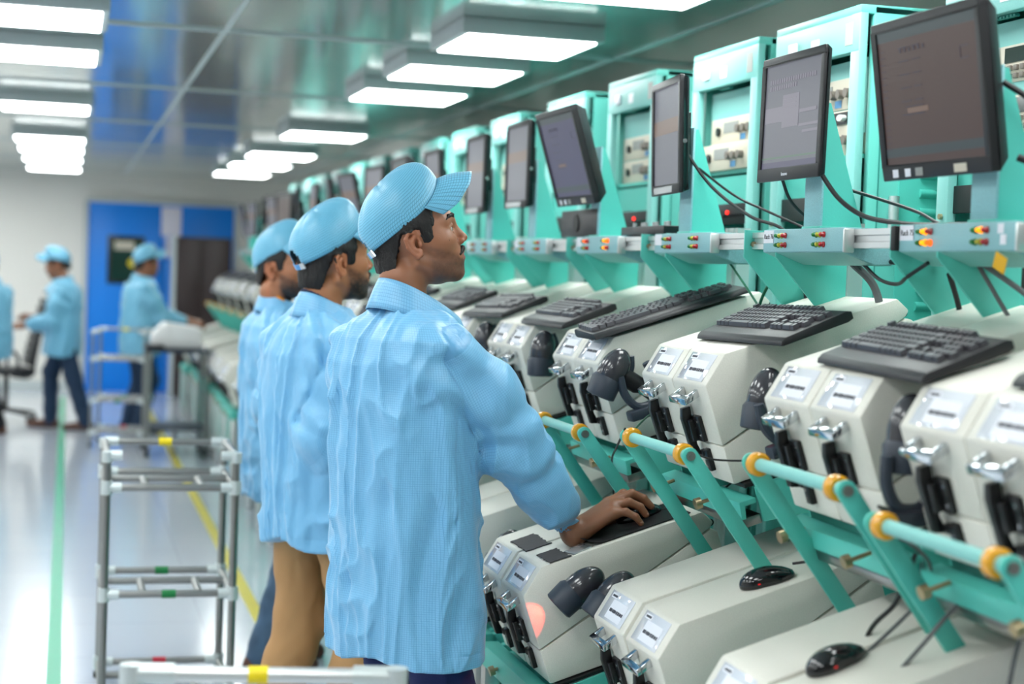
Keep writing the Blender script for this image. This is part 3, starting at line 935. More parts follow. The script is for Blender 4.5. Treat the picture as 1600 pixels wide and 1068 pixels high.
I1, I2, I3 = instrument_proto('meter'), instrument_proto('supply'), instrument_proto('dark')

# ================================================================ laying out the row
UP = [2.315, 2.878, 3.615, 4.385, 5.155]            # upper fixture pair centres along the row
while len(UP) < 19: UP.append(UP[-1]+.77)
LOX = {0: (1.19,.858,2.63), 1: (1.235,.84,3.405), 2: (1.13,.84,4.07), 3: (1.14,.84,4.82)}   # facet edge x, z, pair centre of the lower tier
def lower(i): return LOX.get(i, (1.13+.02*((i*7) % 3-1), .84, UP[i]+.45))
WHO = {0: 'at the right edge of the photo', 1: 'beneath the brown monitor', 2: 'beneath the thin grey monitor',
       3: 'beneath the foil strip monitor', 4: 'beneath the tilted violet monitor'}
LOWHO = {0: 'in the bottom right corner', 1: 'carrying the lone black mouse', 2: 'under the nearest worker\'s hand', 3: 'just beyond the nearest worker'}
used = set()
def place(P, loc, rot, label, group):
    used.add(P)
    return dup(P, loc, rot, label, group)
def farlab(i, what, near, lim=7):
    if i in near: return what + ' ' + near[i]
    if i < 12: return '%s, %s along from the near end' % (what, ORD[i])
    return what + ', in the blurred far distance'

for i, y in enumerate(UP):
    far = i >= 8
    gU = 'upper tier test fixtures'; gL = 'lower tier test fixtures'
    for s, nm in ((1, 'far'), (-1, 'near')):
        lab = farlab(i, 'beige upper test fixture, %s one of the pair' % nm, WHO)
        f_ = place(FX, (1.40, y+s*.106, 1.39), (0,-T,0), lab, gU)
    lx, lz, ly = lower(i)
    for s, nm in ((1, 'far'), (-1, 'near')):
        lab = farlab(i, 'beige lower test fixture, %s one of the pair' % nm, LOWHO)
        dx = .0
        place(FX, (lx+dx, ly+s*.113, lz), (0,-T,0), lab, gL)
    place(TR, (1.40, y, 1.39), (0,-T,0), farlab(i, 'teal tray under the upper fixtures', WHO), 'trays under the upper fixtures')
    place(TR, (lx, ly, lz), (0,-T,0), farlab(i, 'teal tray under the lower fixtures', LOWHO), 'trays under the lower fixtures')
    place(TB, (lx+.02, ly, 0), (0,0,0), farlab(i, 'teal and aluminium stand below the lower fixtures', LOWHO), 'stands along the row')
    place(LV, (1.30, {0:2.28, 1:2.80, 2:3.54, 3:4.29, 4:5.01}.get(i, y-.11), {0:1.16, 1:1.198, 2:1.172, 3:1.142, 4:1.15}.get(i, 1.15)), (0,0,0),
          farlab(i, 'teal lever bar with amber stop rings', {0: 'running out at the right edge', 1: 'below the brown monitor', 2: 'with a cable looped round it',
                 3: 'right of the nearest worker\'s elbow', 4: 'meeting the nearest worker\'s sleeve'}), 'lever bars')
    # shelf of lights, bracket, post
    by = {0: 2.12, 1: 2.835, 2: 3.513, 3: 4.283, 4: 5.04}.get(i, y-.10)
    lb = place(LB, (1.62, by, 1.622), (0,0,0), farlab(i, 'teal box of red, yellow and green lights', {0: 'beyond the right edge of the photo', 1: 'marked Rack 75, at the right edge', 2: 'marked Rack 76, second from the right',
          3: 'third from the right edge', 4: 'with four lights glowing, beside the speaker box'}), 'status light boxes')
    def relight(lb, ids):
        ch = [c for c in lb.children if c.name.startswith('indicator_light')]
        for k, m in ids.items():
            c = ch[k]; c.data = c.data.copy(); c.data.materials.clear(); c.data.materials.append(MATS[m])
            c['label'] = 'lit indicator light'
    if i == 1:
        relight(lb, {1: 'led_amber_on', 4: 'led_amber_on', 5: 'led_orange_on', 7: 'led_amber_on'})
        text_obj('lettering', 'Rack 75', .0165, 'ink', lb, (-.0016,.179,.036), (PI/2,0,-PI/2))
        obj('end_block', MB().box((-.002,.222,.026), (.018,.020,.050)), 'rubber', lb, bevel=.003)
        obj('sticker', MB().box((-.0008,-.165,.040), (.001,.02,.018)), 'label_white', lb)
        obj('sticker', MB().box((-.0008,-.175,.020), (.001,.02,.018)), 'label_white', lb)
    if i == 2: text_obj('lettering', 'Rack 76', .0165, 'ink', lb, (-.0016,.180,.036), (PI/2,0,-PI/2))
    if i == 4: relight(lb, {1: 'led_orange_on', 7: 'led_amber_on', 8: 'led_orange_on', 10: 'led_amber_on'})
    for k, yy in enumerate(({1: 3.085, 2: 3.845}.get(i, by+.33), {1: 2.90, 2: 3.66}.get(i, by+.13))):
        place(HB, (1.62+(.003 if k else 0), yy, 1.622), (0,0,0), farlab(i, '%s teal bracket at the light box' % ('outer' if k == 0 else 'inner'),
              {0: 'past the right edge', 1: 'with the dark end block', 2: 'under the thin grey monitor', 3: 'third from the right', 4: 'beside the speaker box'}), 'rail brackets')
    place(PO, (1.85, {1: 3.07, 2: 3.74, 3: 4.44}.get(i, by+.17), 0), (0,0,0), farlab(i, 'grooved aluminium post behind the light box', {0: 'past the right edge', 1: 'with the dark end block', 2: 'under the thin grey monitor', 3: 'third from the right', 4: 'beside the speaker box'}), 'frame posts')

# support rail running the length of the row
g = MB()
prof = [(1.640,1.630), (1.640,1.642), (1.646,1.644), (1.646,1.656), (1.640,1.658), (1.640,1.671), (1.672,1.671), (1.672,1.630)]
# mounting face for the light boxes: the rail is the long extrusion, cut between them
o = obj('support_rail', MB().prism([(a+.0, b) for a, b in prof], 1.5, 16.9), 'alu'); tag(o, 'long grooved aluminium rail joining all the light boxes along the row', 'rail')

# monitors -------------------------------------------------------------
MON = [(MA, 1.585, 2.12, 1.92, 9, 0, 'black monitor past the right edge of the photo'),
       (MA, 1.578, 2.885, 1.918, 8.5, 0, 'large thick black monitor with a brown screen and stickers along its lower edge'),
       (MBm, 1.585, 3.53, 1.930, -1, 0, 'thin black monitor with grey screen showing dialog boxes, second from the right'),
       (MC, 1.585, 4.35, 1.938, 2, -6, 'glossy black monitor with a foil strip along its bottom, third from the right'),
       (MA, 1.54, 5.17, 1.925, 17, 0, 'tilted black monitor with a dark violet screen'),
       (MC, 1.585, 5.93, 1.945, 0, 0, 'black monitor to the right of the nearest worker\'s cap brim'),
       (MC, 1.585, 6.58, 1.94, 0, 0, 'black monitor directly behind the nearest worker\'s cap brim'),
       (MC, 1.585, 7.38, 1.93, 5, 0, 'black monitor just above the crown of the nearest worker\'s cap')]
yy = 8.15
while len(MON) < 19: MON.append((random.choice((MC, MA)), 1.585, yy, 1.94, random.choice((0, 6, 14, -2)), random.choice((-6, 0, 8)), 'blurred black monitor far down the row')); yy += .77
for i, (P, x, y, z, tilt, yaw, lab) in enumerate(MON):
    if 8 <= i < 13: lab = 'blurred black monitor, %s along from the near end' % ORD[i]
    m_ = place(P, (x, y, z), (0, -math.radians(tilt), math.radians(yaw)), lab, 'monitors above the light boxes')
    if i == 4:
        for c in m_.children:
            if c.name.startswith('screen'):
                c.data = c.data.copy(); c.data.materials.clear(); c.data.materials.append(MATS['screen_violet'])
    place(BR, (1.655, y if i not in (1,) else 2.79, 1.676), (0,0,0), farlab(i, 'teal and grey bracket under the monitor', {0: 'past the right edge', 1: 'with the brown screen', 2: 'with the grey dialog boxes', 3: 'with the foil strip', 4: 'with the violet screen'}), 'monitor brackets')

# racks ----------------------------------------------------------------
RY = [3.05, 4.03, 4.70, 5.60, 6.45, 7.45, 8.30, 9.15, 10.0, 10.85, 11.7, 12.55, 13.4, 14.25, 15.1]
RN = {0: 'at the top right corner of the photo', 1: 'between the two large right-hand monitors', 2: 'just left of the thin grey monitor', 3: 'behind the monitor with the foil strip', 4: 'behind the tilted violet monitor'}
for i, y in enumerate(RY):
    r_ = place(RK, (2.0, y, 0), (0,0,0), farlab(i, 'tall teal equipment rack', RN), 'equipment racks')
    if i == 0:
        text_obj('lettering', 'motorola', .016, 'ink_light', r_, (-.003, .47, 2.235), (PI/2,0,-PI/2))
        obj('sticker', MB().box((-.0015,.385,2.235), (.001,.038,.06)), 'green_tape', r_)
    ins = [(I1, .0, 2.02, 'keypad'), (I1, .0, 1.905, 'keypad')] if i == 0 else ([(I2, 0, 2.03, 'beige'), (I3, 0, 1.985, 'black'), (I2, 0, 1.902, 'beige')] if i == 1 else [(I2, .02, 1.99, 'beige'), (I2, -.03, 1.902, 'beige')])
    for k, (P, dx, z, w_) in enumerate(ins):
        if P is I3: sc_ = .5
        pos = ['upper', 'middle', 'lower'][k if len(ins) == 3 else (0 if k == 0 else 2)]
        q = place(P, (2.055+dx*0-(.03 if (i == 2 and k == 1) else 0), y+.27, z), (0,0,0), farlab(i, '%s %s instrument in the rack' % (pos, w_), RN), 'instruments in the racks')
        if P is I3: q.scale = (1,1,.5)

# keyboards ------------------------------------------------------------
def on_top(x0, z0, x, h=0): return z0+(x-x0)*math.tan(T)+h
KBL = [(KBF, 1.50, 2.06, 0, 'black keyboard at the right edge on the nearest upper fixtures'),
       (KB, 1.475, 2.72, -3, 'dark grey keyboard on the upper fixtures beneath the brown monitor'),
       (KB, 1.535, 3.47, 2, 'black keyboard on the upper fixtures in the middle, its keys sharply in focus'),
       (KB, 1.56, 4.24, 90, 'long black keyboard seen edge on, pointing at the racks'),
       (KBF, 1.47, 4.84, 0, 'blurred black keyboard on the upper fixtures right of the nearest worker\'s chest'),
       (KBF, 1.47, 5.6, 4, 'blurred black keyboard at the nearest worker\'s collar'),
       (KBF, 1.50, 6.35, 0, 'blurred black keyboard just right of the nearest worker\'s chin')]
for i in range(7, 19): KBL.append((KBF, 1.48, UP[i]-.2, 3*(i % 3)-3, 'blurred black keyboard on the upper fixtures far down the row'))
for i, (P, x, y, yaw, lab) in enumerate(KBL):
    z = on_top(1.40, 1.39, x, .003 if yaw != 90 else .004)
    R_ = Matrix.Rotation(-T-(math.radians(2) if yaw != 90 else 0), 4, 'Y') @ Matrix.Rotation(math.radians(yaw), 4, 'Z')
    if yaw == 90: R_ = Matrix.Rotation(-T, 4, 'Y') @ Matrix.Rotation(math.radians(90), 4, 'Z')
    nrm = Vector((-math.sin(T), 0, math.cos(T)))
    place(P, Vector((x, y, z))+nrm*.004, R_.to_euler(), lab, 'keyboards on the upper fixtures')

# mice -----------------------------------------------------------------
def mouse(x, y, yaw, x0, z0, lab, lift=.0):
    R_ = Matrix.Rotation(-T, 4, 'Y') @ Matrix.Rotation(math.radians(yaw), 4, 'Z')
    return place(MO, (x, y, on_top(x0, z0, x, lift+.0005)), R_.to_euler(), lab, 'computer mice')
mouse(1.425, 3.99, -4, 1.13, .84, 'black mouse under the nearest worker\'s right hand', .003)
mouse(1.455, 3.25, -14, 1.235, .84, 'black mouse lying alone on the lower fixture to the right of the hand')
mouse(1.30, 2.60, 10, 1.19, .858, 'black mouse cut by the bottom edge of the photo')
# scanners -------------------------------------------------------------
def scanner(loc, rx, ry, rz, lab, hold=True):
    R_ = Matrix.Rotation(math.radians(rz), 4, 'Z') @ Matrix.Rotation(math.radians(ry), 4, 'Y') @ Matrix.Rotation(math.radians(rx), 4, 'X')
    return place(SCN, loc, R_.to_euler(), lab, 'barcode scanners')
scanner((1.205, 3.780, .800), 8, 44, 2, 'dark barcode scanner with a red beam beside the fixture the nearest worker touches')
scanner((1.258, 3.690, .800), 4, 36, 6, 'dark barcode scanner half hidden behind the corner of a lower fixture')
scanner((1.445, 3.285, 1.300), 0, 8, 10, 'dark barcode scanner hanging left of the fixtures beneath the brown monitor')
scanner((1.395, 2.560, 1.300), 0, 0, 10, 'dark barcode scanner hanging between the two upper pairs at the right')
scanner((1.365, 4.080, 1.300), 6, 20, 0, 'dark barcode scanner with its grip pointing right, above the amber ringed lever')
scanner((1.385, 4.80, 1.310), 0, 0, 6, 'blurred dark barcode scanner hanging left of the edge-on keyboard')
scanner((1.385, 5.52, 1.310), 0, 0, 6, 'blurred dark barcode scanner at the nearest worker\'s shoulder')
scanner((1.165, 4.335, .790), 0, 24, 6, 'dark barcode scanner half hidden by the nearest worker\'s smock', False)
for i in (6, 8, 10, 12): scanner((1.385, UP[i]-.36, 1.31), 0, 4, 5, 'blurred dark barcode scanner far down the row')
place(HO, (1.375, 2.545, 1.195), (0,0,.2), 'empty charcoal scanner fork between the two upper pairs at the right', 'scanner holders')
place(HO, (1.46, 3.24, 1.235), (0,-.3,.1), 'charcoal scanner fork behind the scanner beneath the Rack 76 light box', 'scanner holders')
place(HO, (1.43, 4.06, 1.235), (0,-.3,.1), 'charcoal scanner fork right of the scanner whose grip points right', 'scanner holders')
# pads -----------------------------------------------------------------
def pad(x, y, dx, dy, lab):
    g = MB(); n = 14; rnd = random.Random(int(y*100))
    pr = []
    for k in range(n): pr.append((-dx/2+rnd.uniform(0,.004), -dy/2+dy*k/n))
    for k in range(n): pr.append((-dx/2+dx*k/n, dy/2-rnd.uniform(0,.004)))
    for k in range(n): pr.append((dx/2-rnd.uniform(0,.010), dy/2-dy*k/n))
    for k in range(n): pr.append((dx/2-dx*k/n, -dy/2+rnd.uniform(0,.003)))
    o = obj('foam_pad', g.prism(pr, 0, .003, axis='z'), 'foam_pad', loc=(x, y, on_top(1.13, .84, x, .0006)), rot=(0,-T,0)); tag(o, lab, 'pad', 'foam pads')
pad(1.175, 4.11, .072, .155, 'dark torn foam pad on the far half fixture beside the worker\'s cuff')
pad(1.178, 3.91, .060, .115, 'dark torn foam pad on the near half fixture in front of the mouse mat')
g = MB(); nx, ny = 18, 8
vs = []
for i in range(nx+1):
    for j in range(ny+1):
        u = i/nx; x = -.14+.28*u; curl = max(0, (.16-u))**2*.9*(1-j/ny)
        vs.append((x, -.085+.17*j/ny, .002+curl))
vs2 = [(a, b, c-.0022) for a, b, c in vs]
fs = []
o_ = (nx+1)*(ny+1)
for i in range(nx):
    for j in range(ny):
        a = i*(ny+1)+j; fs += [(a, a+ny+1, a+ny+2, a+1), (o_+a+1, o_+a+ny+2, o_+a+ny+1, o_+a)]
for i in range(nx): fs += [(i*(ny+1), o_+i*(ny+1), o_+(i+1)*(ny+1), (i+1)*(ny+1)), ((i+1)*(ny+1)+ny, o_+(i+1)*(ny+1)+ny, o_+i*(ny+1)+ny, i*(ny+1)+ny)]
for j in range(ny): fs += [(j+1, o_+j+1, o_+j, j), (nx*(ny+1)+j, o_+nx*(ny+1)+j, o_+nx*(ny+1)+j+1, nx*(ny+1)+j+1)]
o = obj('mouse_mat', MB().add(vs, fs[:0]).add(vs+vs2, fs), 'rubber', loc=(1.385, 3.955, on_top(1.13,.84,1.385,.0022)), rot=(0,-T,0)); tag(o, 'black mouse mat with a curled corner under the worker\'s hand', 'mouse mat')
o = obj('foil_bag', MB().box((0,0,0), (.055,.045,.004)), 'foil', loc=(1.232, 3.885, on_top(1.13,.84,1.232,.0035)), rot=(0,-T,.3), bevel=.001); tag(o, 'small crumpled clear bag beside the worker\'s wrist', 'bag')
# speaker box and keyboard tray on the light boxes
sp = thing('speaker_box', 'small black box standing on a light box below the violet monitor', 'speaker', (1.69, 5.34, 1.676))
obj('casing', MB().box((0,0,.047), (.08,.40,.09)), 'black_plastic', sp, bevel=.004)
obj('grille', MB().cyl((-.041,.02,.047), (-.044,.02,.047), .030, 20), 'rubber', sp)
dv = thing('network_switch', 'flat black device with cables standing on the rail right of the speaker box', 'network switch', (1.70, 4.70, 1.676))
obj('casing', MB().box((0,0,.013), (.10,.38,.026)), 'black_plastic', dv, bevel=.003)
g = MB()
for k in range(7): g.cyl((-.02+.01*(k%2),-.15+.05*k,.026), (-.02+.01*(k%2),-.15+.05*k,.040), .007, 8)
obj('plugs', g, 'foil', dv)
# amber tape hanging under the nearest light box
o = obj('tape_scrap', MB().box((0,0,0), (.002,.040,.030), rot=(.35,'X')), 'amber_tape', loc=(1.618, 2.665, 1.600)); tag(o, 'scrap of amber tape hanging under the light box marked Rack 75', 'tape')

# the patterns the copies were made from go away
for P in [FX, TR, LV, LB, BR, HB, PO, TB, KB, KBF, MO, SCN, HO, MA, MBm, MC, RK, I1, I2, I3]:
    for c in list(P.children):
        for g in list(c.children): bpy.data.objects.remove(g)
        bpy.data.objects.remove(c)
    bpy.data.objects.remove(P)

# ================================================================ people
def ik(S, W, l1, l2, pole):
    S, W, pole = np.array(S, float), np.array(W, float), np.array(pole, float)
    d = W-S; L_ = min(np.linalg.norm(d), (l1+l2)*.999); u = d/np.linalg.norm(d)
    a = (l1*l1-l2*l2+L_*L_)/(2*L_); h = math.sqrt(max(l1*l1-a*a, 0))
    p = pole-u*(pole@u); p /= np.linalg.norm(p)
    return S+u*a+p*h
def sstep(a, b, x): t = np.clip((x-a)/(b-a), 0, 1); return t*t*(3-2*t)

HAND = {
 'mouse': dict(k=[(.092,.028,.030), (.096,.009,.034), (.090,-.010,.030), (.080,-.027,.021)],
   f=[[(.130,.036,.038), (.152,.036,.024), (.164,.034,.006)], [(.140,.011,.038), (.160,.007,.022), (.170,.003,.003)],
      [(.122,-.014,.030), (.141,-.018,.014), (.148,-.020,-.004)], [(.105,-.034,.018), (.120,-.041,.004), (.127,-.043,-.012)]],
   th=[(.028,.026,.004), (.062,.046,-.002), (.092,.052,-.008), (.112,.047,-.012)]),
 'relax': dict(k=[(.090,.028,.006), (.093,.009,.009), (.088,-.010,.007), (.079,-.027,.002)],
   f=[[(.124,.030,-.002), (.143,.029,-.018), (.150,.028,-.034)], [(.130,.010,-.003), (.150,.009,-.022), (.156,.008,-.040)],
      [(.120,-.012,-.006), (.138,-.013,-.024), (.142,-.013,-.040)], [(.106,-.032,-.008), (.120,-.034,-.022), (.123,-.034,-.035)]],
   th=[(.028,.026,-.004), (.060,.044,-.012), (.086,.046,-.020), (.106,.038,-.026)])}
def add_hand(s, M, pose, sc, side):
    """M: 4x4 numpy, x along the hand, z out of its back, y to the thumb"""
    H = HAND[pose]
    def T_(p): q = np.array([p[0]*sc, p[1]*sc*side, p[2]*sc, 1.0]); return (M@q)[:3]
    tips = []
    W = [(-.004,.016,0), (-.004,.006,.002), (-.004,-.006,.001), (-.004,-.016,-.002)]
    for i, k in enumerate(H['k']):
        s.cap(T_(W[i]), T_(k), .0165*sc, .0118*sc, k=.016*sc)
    R = [.0094, .0096, .0090, .0080]
    for i, k in enumerate(H['k']):
        pts = [T_(k)]+[T_(p) for p in H['f'][i]]
        r = R[i]*sc
        s.cap(pts[0], pts[1], r*1.12, r*.98, k=.010*sc)
        s.cap(pts[1], pts[2], r*1.02, r*.86, k=.003*sc)
        s.cap(pts[2], pts[3], r*.90, r*.74, k=.003*sc)
        tips.append((pts[3], pts[3]-pts[2]))
    th = [T_(p) for p in H['th']]
    s.cap(th[0], th[1], .0155*sc, .0135*sc, k=.016*sc).cap(th[1], th[2], .0125*sc, .0110*sc, k=.004*sc).cap(th[2], th[3], .0112*sc, .0085*sc, k=.003*sc)
    return tips

def head_ops(s, Hi, fat=1.0):
    """adds head prims in head space; Hi maps points to head space"""
    h = Sdf()
    h.ell((.008,0,.045), (.100,.078,.090), k=.01)
    h.ell((.044,0,-.010), (.062,.063,.085), k=.03)
    h.ell((.042,0,-.068), (.052,.052*fat,.038), k=.03)
    h.ell((.083,0,-.093), (.0185,.021,.017), k=.018)
    for y in (-1, 1):
        h.cap((-.004,y*.055*fat,-.040), (.076,y*.018,-.095), .017, .014, k=.022)
        h.ell((.066,y*.043,-.012), (.028,.024,.024), k=.025)
        h.cap((.100,y*.010,.036), (.082,y*.048,.036), .011, .009, k=.018)
    h.ell((.087,0,-.054), (.024,.034,.026), k=.02)
    h.ell((.112,.033,.013), (.017,.016,.013), k=.014, neg=True)
    h.ell((.112,-.033,.013), (.017,.016,.013), k=.014, neg=True)
    h.cap((.102,0,.026), (.122,0,-.016), .0075, .0108, k=.012)
    for y in (-1, 1):
        h.ell((.112,y*.0125,-.023), (.0105,.0075,.0075), k=.006)
        h.chain([(.1000,y*.019,.0175), (.1005,y*.032,.0215), (.090,y*.047,.0150)], [.0030,.0034,.0030], k=.004)
        h.chain([(.0995,y*.019,.0085), (.0985,y*.032,.0045), (.089,y*.046,.0090)], [.0030,.0032,.0028], k=.005)
    h.chain([(.107,0,-.0490), (.1045,.010,-.0495), (.093,.025,-.0555)], [.0062,.0060,.003], k=.006)
    h.chain([(.107,0,-.0490), (.1045,-.010,-.0495), (.093,-.025,-.0555)], [.0062,.0060,.003], k=.006)
    h.chain([(.1045,0,-.0615), (.101,.010,-.0610), (.092,.022,-.0570)], [.0072,.0068,.003], k=.005)
    h.chain([(.1045,0,-.0615), (.101,-.010,-.0610), (.092,-.022,-.0570)], [.0072,.0068,.003], k=.005)
    h.subcap((.114,-.012,-.0555), (.114,.012,-.0555), .0022, k=.003)
    for y in (-1, 1): h.subcap((.1165,y*.0065,-.0285), (.1150,y*.0065,-.022), .0030, k=.002)
    for y in (-1, 1):
        Y = lambda x, o=0: y*(.0745+(.014-x)*.42+o)
        P = [(.012,.004), (.013,.020), (.004,.031), (-.010,.031), (-.020,.019), (-.020,-.002), (-.012,-.019), (-.003,-.029), (.006,-.026), (.010,-.016)]
        pts = [(x, Y(x), z) for x, z in P]
        h.chain(pts, [.0036,.0040,.0042,.0043,.0043,.0042,.0042,.0060,.0050,.0034], k=.004)
        P = [(.002,.019), (-.008,.014), (-.0105,.0), (-.004,-.013), (.004,-.014)]
        h.chain([(x, Y(x, -.001), z) for x, z in P], [.0036,.0042,.0042,.0040,.0036], k=.004)
        h.chain([(.002, Y(.002,-.008), .020), (-.010, Y(-.010,-.006), .010), (-.008, Y(-.008,-.006), -.012), (.002, Y(.002,-.005), -.020)], [.007,.008,.008,.007], k=.006)
        h.ell((.011, y*.0775, -.003), (.005,.005,.0065), k=.005)
        h.ell((.003, y*.089, -.002), (.0055,.011,.0065), k=.003, neg=True)
    s.fn(lambda P: h(Hi(P)), k=.02)
    return h

SKINS = {'a': (148,97,69), 'b': (166,108,72), 'c': (158,102,70)}
def skin_cols(V, Hi, beard, base, hand_nails=(), dark=.86):
    base_ = np.array([L(c) for c in SKINS[base]]); n = len(V)
    col = np.tile(base_, (n, 1))
    p = Hi(V); x, y, z = p.T
    inhead = (np.abs(z) < .2) & (np.abs(y) < .12) & (x > -.12) & (x < .14)
    nz = vnoise(V*260, 3)*.5+vnoise(V*120, 5)*.5
    ln = -.004-(x-.022)*.58                                # beard line from sideburn to mouth
    m = sstep(.006, -.012, z-ln)*sstep(.010, .032, x)*sstep(-.150, -.118, z-.35*(x-.09))
    m = m*sstep(-.025, -.005, .0-np.abs(0*z))
    gap = sstep(.004, .011, np.hypot(x-.104, z+.0555))      # clear of the lips
    m = m*gap*inhead
    low = sstep(-.03, -.075, z)
    k = np.clip(beard*(.55+.45*low)+beard*.25*nz, 0, 1)*m
    hairc = np.array([L(30), L(22), L(20)])
    col = col*(1-k[:, None])+hairc*k[:, None]
    lip = inhead & (np.hypot(x-.104, (z+.0555)*1.0) < .0115) & (np.abs(y) < .024) & (x > .094)
    col[lip] = np.array([L(150), L(92), L(84)])
    red = sstep(.03, .0, np.hypot(x-.118, z+.018))*inhead*.15
    col = col*(1+red[:, None]*np.array([.6, .0, .0]))
    ear = inhead & (np.abs(y) > .074) & (np.abs(x) < .03)
    col[ear] = col[ear]*np.array([1.12, .98, .95])
    col *= (1+.04*vnoise(V*35, 8))[:, None]
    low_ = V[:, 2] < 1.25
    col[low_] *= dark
    for t, d in hand_nails:
        d = d/np.linalg.norm(d)
        q = V-t; al = q@d; r = np.linalg.norm(q-al[:, None]*d, axis=1)
        nl = (al > -.005) & (al < .006) & (r < .0085) & (q[:, 2] > .0015)
        col[nl] = np.array([L(190), L(140), L(118)])
    return np.clip(col, 0, 1)
def set_cols(me, col):
    at = me.color_attributes.new('Col', 'FLOAT_COLOR', 'POINT')
    at.data.foreach_set('color', np.concatenate([col, np.ones((len(col), 1))], 1).astype(np.float32).ravel())

def build_cap(parent, Hm, res=1.0, name='cap', mt='cap_cloth'):
    """cap in head space: tilted frame"""
    Cm = Hm @ Matrix.Translation((-.0196, 0, .0966)) @ Matrix.Rotation(-math.radians(22), 4, 'Y')
    na, nt = int(64*res), int(20*res)
    vs = []; uv = []
    def zb(a): return -.046+.036*max(0, math.cos(a))**3
    for i in range(nt+1):
        t = (PI/2)*i/nt
        for k in range(na+1):
            a = 2*PI*k/na
            c, s_ = max(math.cos(t), 0)**(.86-.24*math.cos(a)), math.sin(t)**.92
            fl = 1+.024*math.sin(3*a+.6)*math.sin(2*t)+.014*math.sin(5*a+2.0)*math.sin(3*t)+.012*math.sin(11*a+3*t)*math.cos(t)*s_
            Lx = .123*fl; W = (.083+.004*math.sin(t))*fl
            top = .075+.010*math.cos(a)*c
            z = zb(a)+(top-zb(a))*s_
            x = .005+Lx*math.cos(a)*c + .010*s_*c*math.cos(a)
            for q in range(6):                                   # six panel seams as faint creases
                dq = abs((a-PI/6-q*PI/3+PI) % (2*PI)-PI)
                z -= .0028*math.exp(-(dq*c/.035)**2)
            vs.append(Cm @ Vector((x, W*math.sin(a)*c, z))); uv.append((a*.108*max(c,.25), t*.105))
    fs = []
    def open_(a, i): # opening over the strap
        da = abs(a-PI)
        return i*1.0/nt < .26*math.sqrt(max(0, 1-(da/.42)**2)) if da < .42 else False
    for i in range(nt):
        for k in range(na):
            a = 2*PI*(k+.5)/na
            if open_(a, i+.5): continue
            j = i*(na+1)+k; fs.append((j, j+1, j+na+2, j+na+1))
    me = bpy.data.meshes.new(name); me.from_pydata([tuple(v) for v in vs], [], fs); me.update()
    me.materials.append(MATS[mt])
    ul = me.uv_layers.new(name='UVMap')
    for lp in me.loops: ul.data[lp.index].uv = uv[lp.vertex_index]
    bm = bmesh.new(); bm.from_mesh(me); bmesh.ops.recalc_face_normals(bm, faces=bm.faces); bm.to_mesh(me); bm.free()
    me.polygons.foreach_set('use_smooth', [True]*len(me.polygons))
    cp = bpy.data.objects.new('cap', me); C.objects.link(cp); cp.parent = parent
    so = cp.modifiers.new('s', 'SOLIDIFY'); so.thickness = .0022; so.offset = -1
    # bill
    nb, nr = int(32*res), int(12*res)
    vs = []; uv = []
    for i in range(nr+1):
        r = i/nr
        for k in range(nb+1):
            b = -1+2*k/nb; a = b*math.radians(66)
            ax = .005+.123*math.cos(a); ay = .083*math.sin(a); az = zb(a)+.003
            e = b*PI/2*.97
            ox = .058+.147*math.cos(e)**.62 if math.cos(e) > 0 else .058
            oy = .079*math.sin(e); oz = -.046-6.0*oy*oy+.0*r
            z = az+(oz-az)*r + .006*math.sin(PI*r)*(1-b*b) + .0018*math.sin(b*17)*r*(abs(b))
            vs.append(Cm @ Vector((ax+(ox-ax)*r, ay+(oy-ay)*r, z))); uv.append((b*.09, r*.08))
    fs = [(i*(nb+1)+k, i*(nb+1)+k+1, (i+1)*(nb+1)+k+1, (i+1)*(nb+1)+k) for i in range(nr) for k in range(nb)]
    me = bpy.data.meshes.new('bill'); me.from_pydata([tuple(v) for v in vs], [], fs); me.update(); me.materials.append(MATS[mt])
    ul = me.uv_layers.new(name='UVMap')
    for lp in me.loops: ul.data[lp.index].uv = uv[lp.vertex_index]
    me.polygons.foreach_set('use_smooth', [True]*len(me.polygons))
    bl = bpy.data.objects.new('bill', me); C.objects.link(bl); bl.parent = cp
    so = bl.modifiers.new('s', 'SOLIDIFY'); so.thickness = .004; so.offset = 0
    # strap over the opening, badge in front
    g = MB(); n = 12; rows = []
    for k in range(n+1):
        a = PI-.46+.92*k/n
        for z, o in ((zb(a)-.012, .002), (zb(a)+.004, .002), (zb(a)+.004, -.001), (zb(a)-.012, -.001)):
            rows.append(Cm @ Vector((.005+(.123+o)*math.cos(a), (.083+o)*math.sin(a), z)))
    g.v = rows
    for k in range(n):
        for q in range(4): g.f.append([k*4+q, k*4+(q+1)%4, (k+1)*4+(q+1)%4, (k+1)*4+q]); g.m.append(0)
    obj('strap', g, mt if mt != 'cap_cloth' else 'smock_in', cp)
    obj('buckle', MB().box((0,0,0), (.004,.018,.018)), 'foil', cp, loc=None).matrix_local = Cm @ Matrix.Translation((.005+.126*math.cos(PI+.40), .085*math.sin(PI+.40), zb(PI)-.003)) @ Matrix.Rotation(.4, 4, 'Z')
    bd = obj('badge', MB().box((0,0,0), (.030,.030,.004)), 'badge_yellow', cp, bevel=.001)
    bd.matrix_local = Cm @ Matrix.Translation((.100, 0, .052)) @ Matrix.Rotation(math.radians(48), 4, 'Y')
    return cp

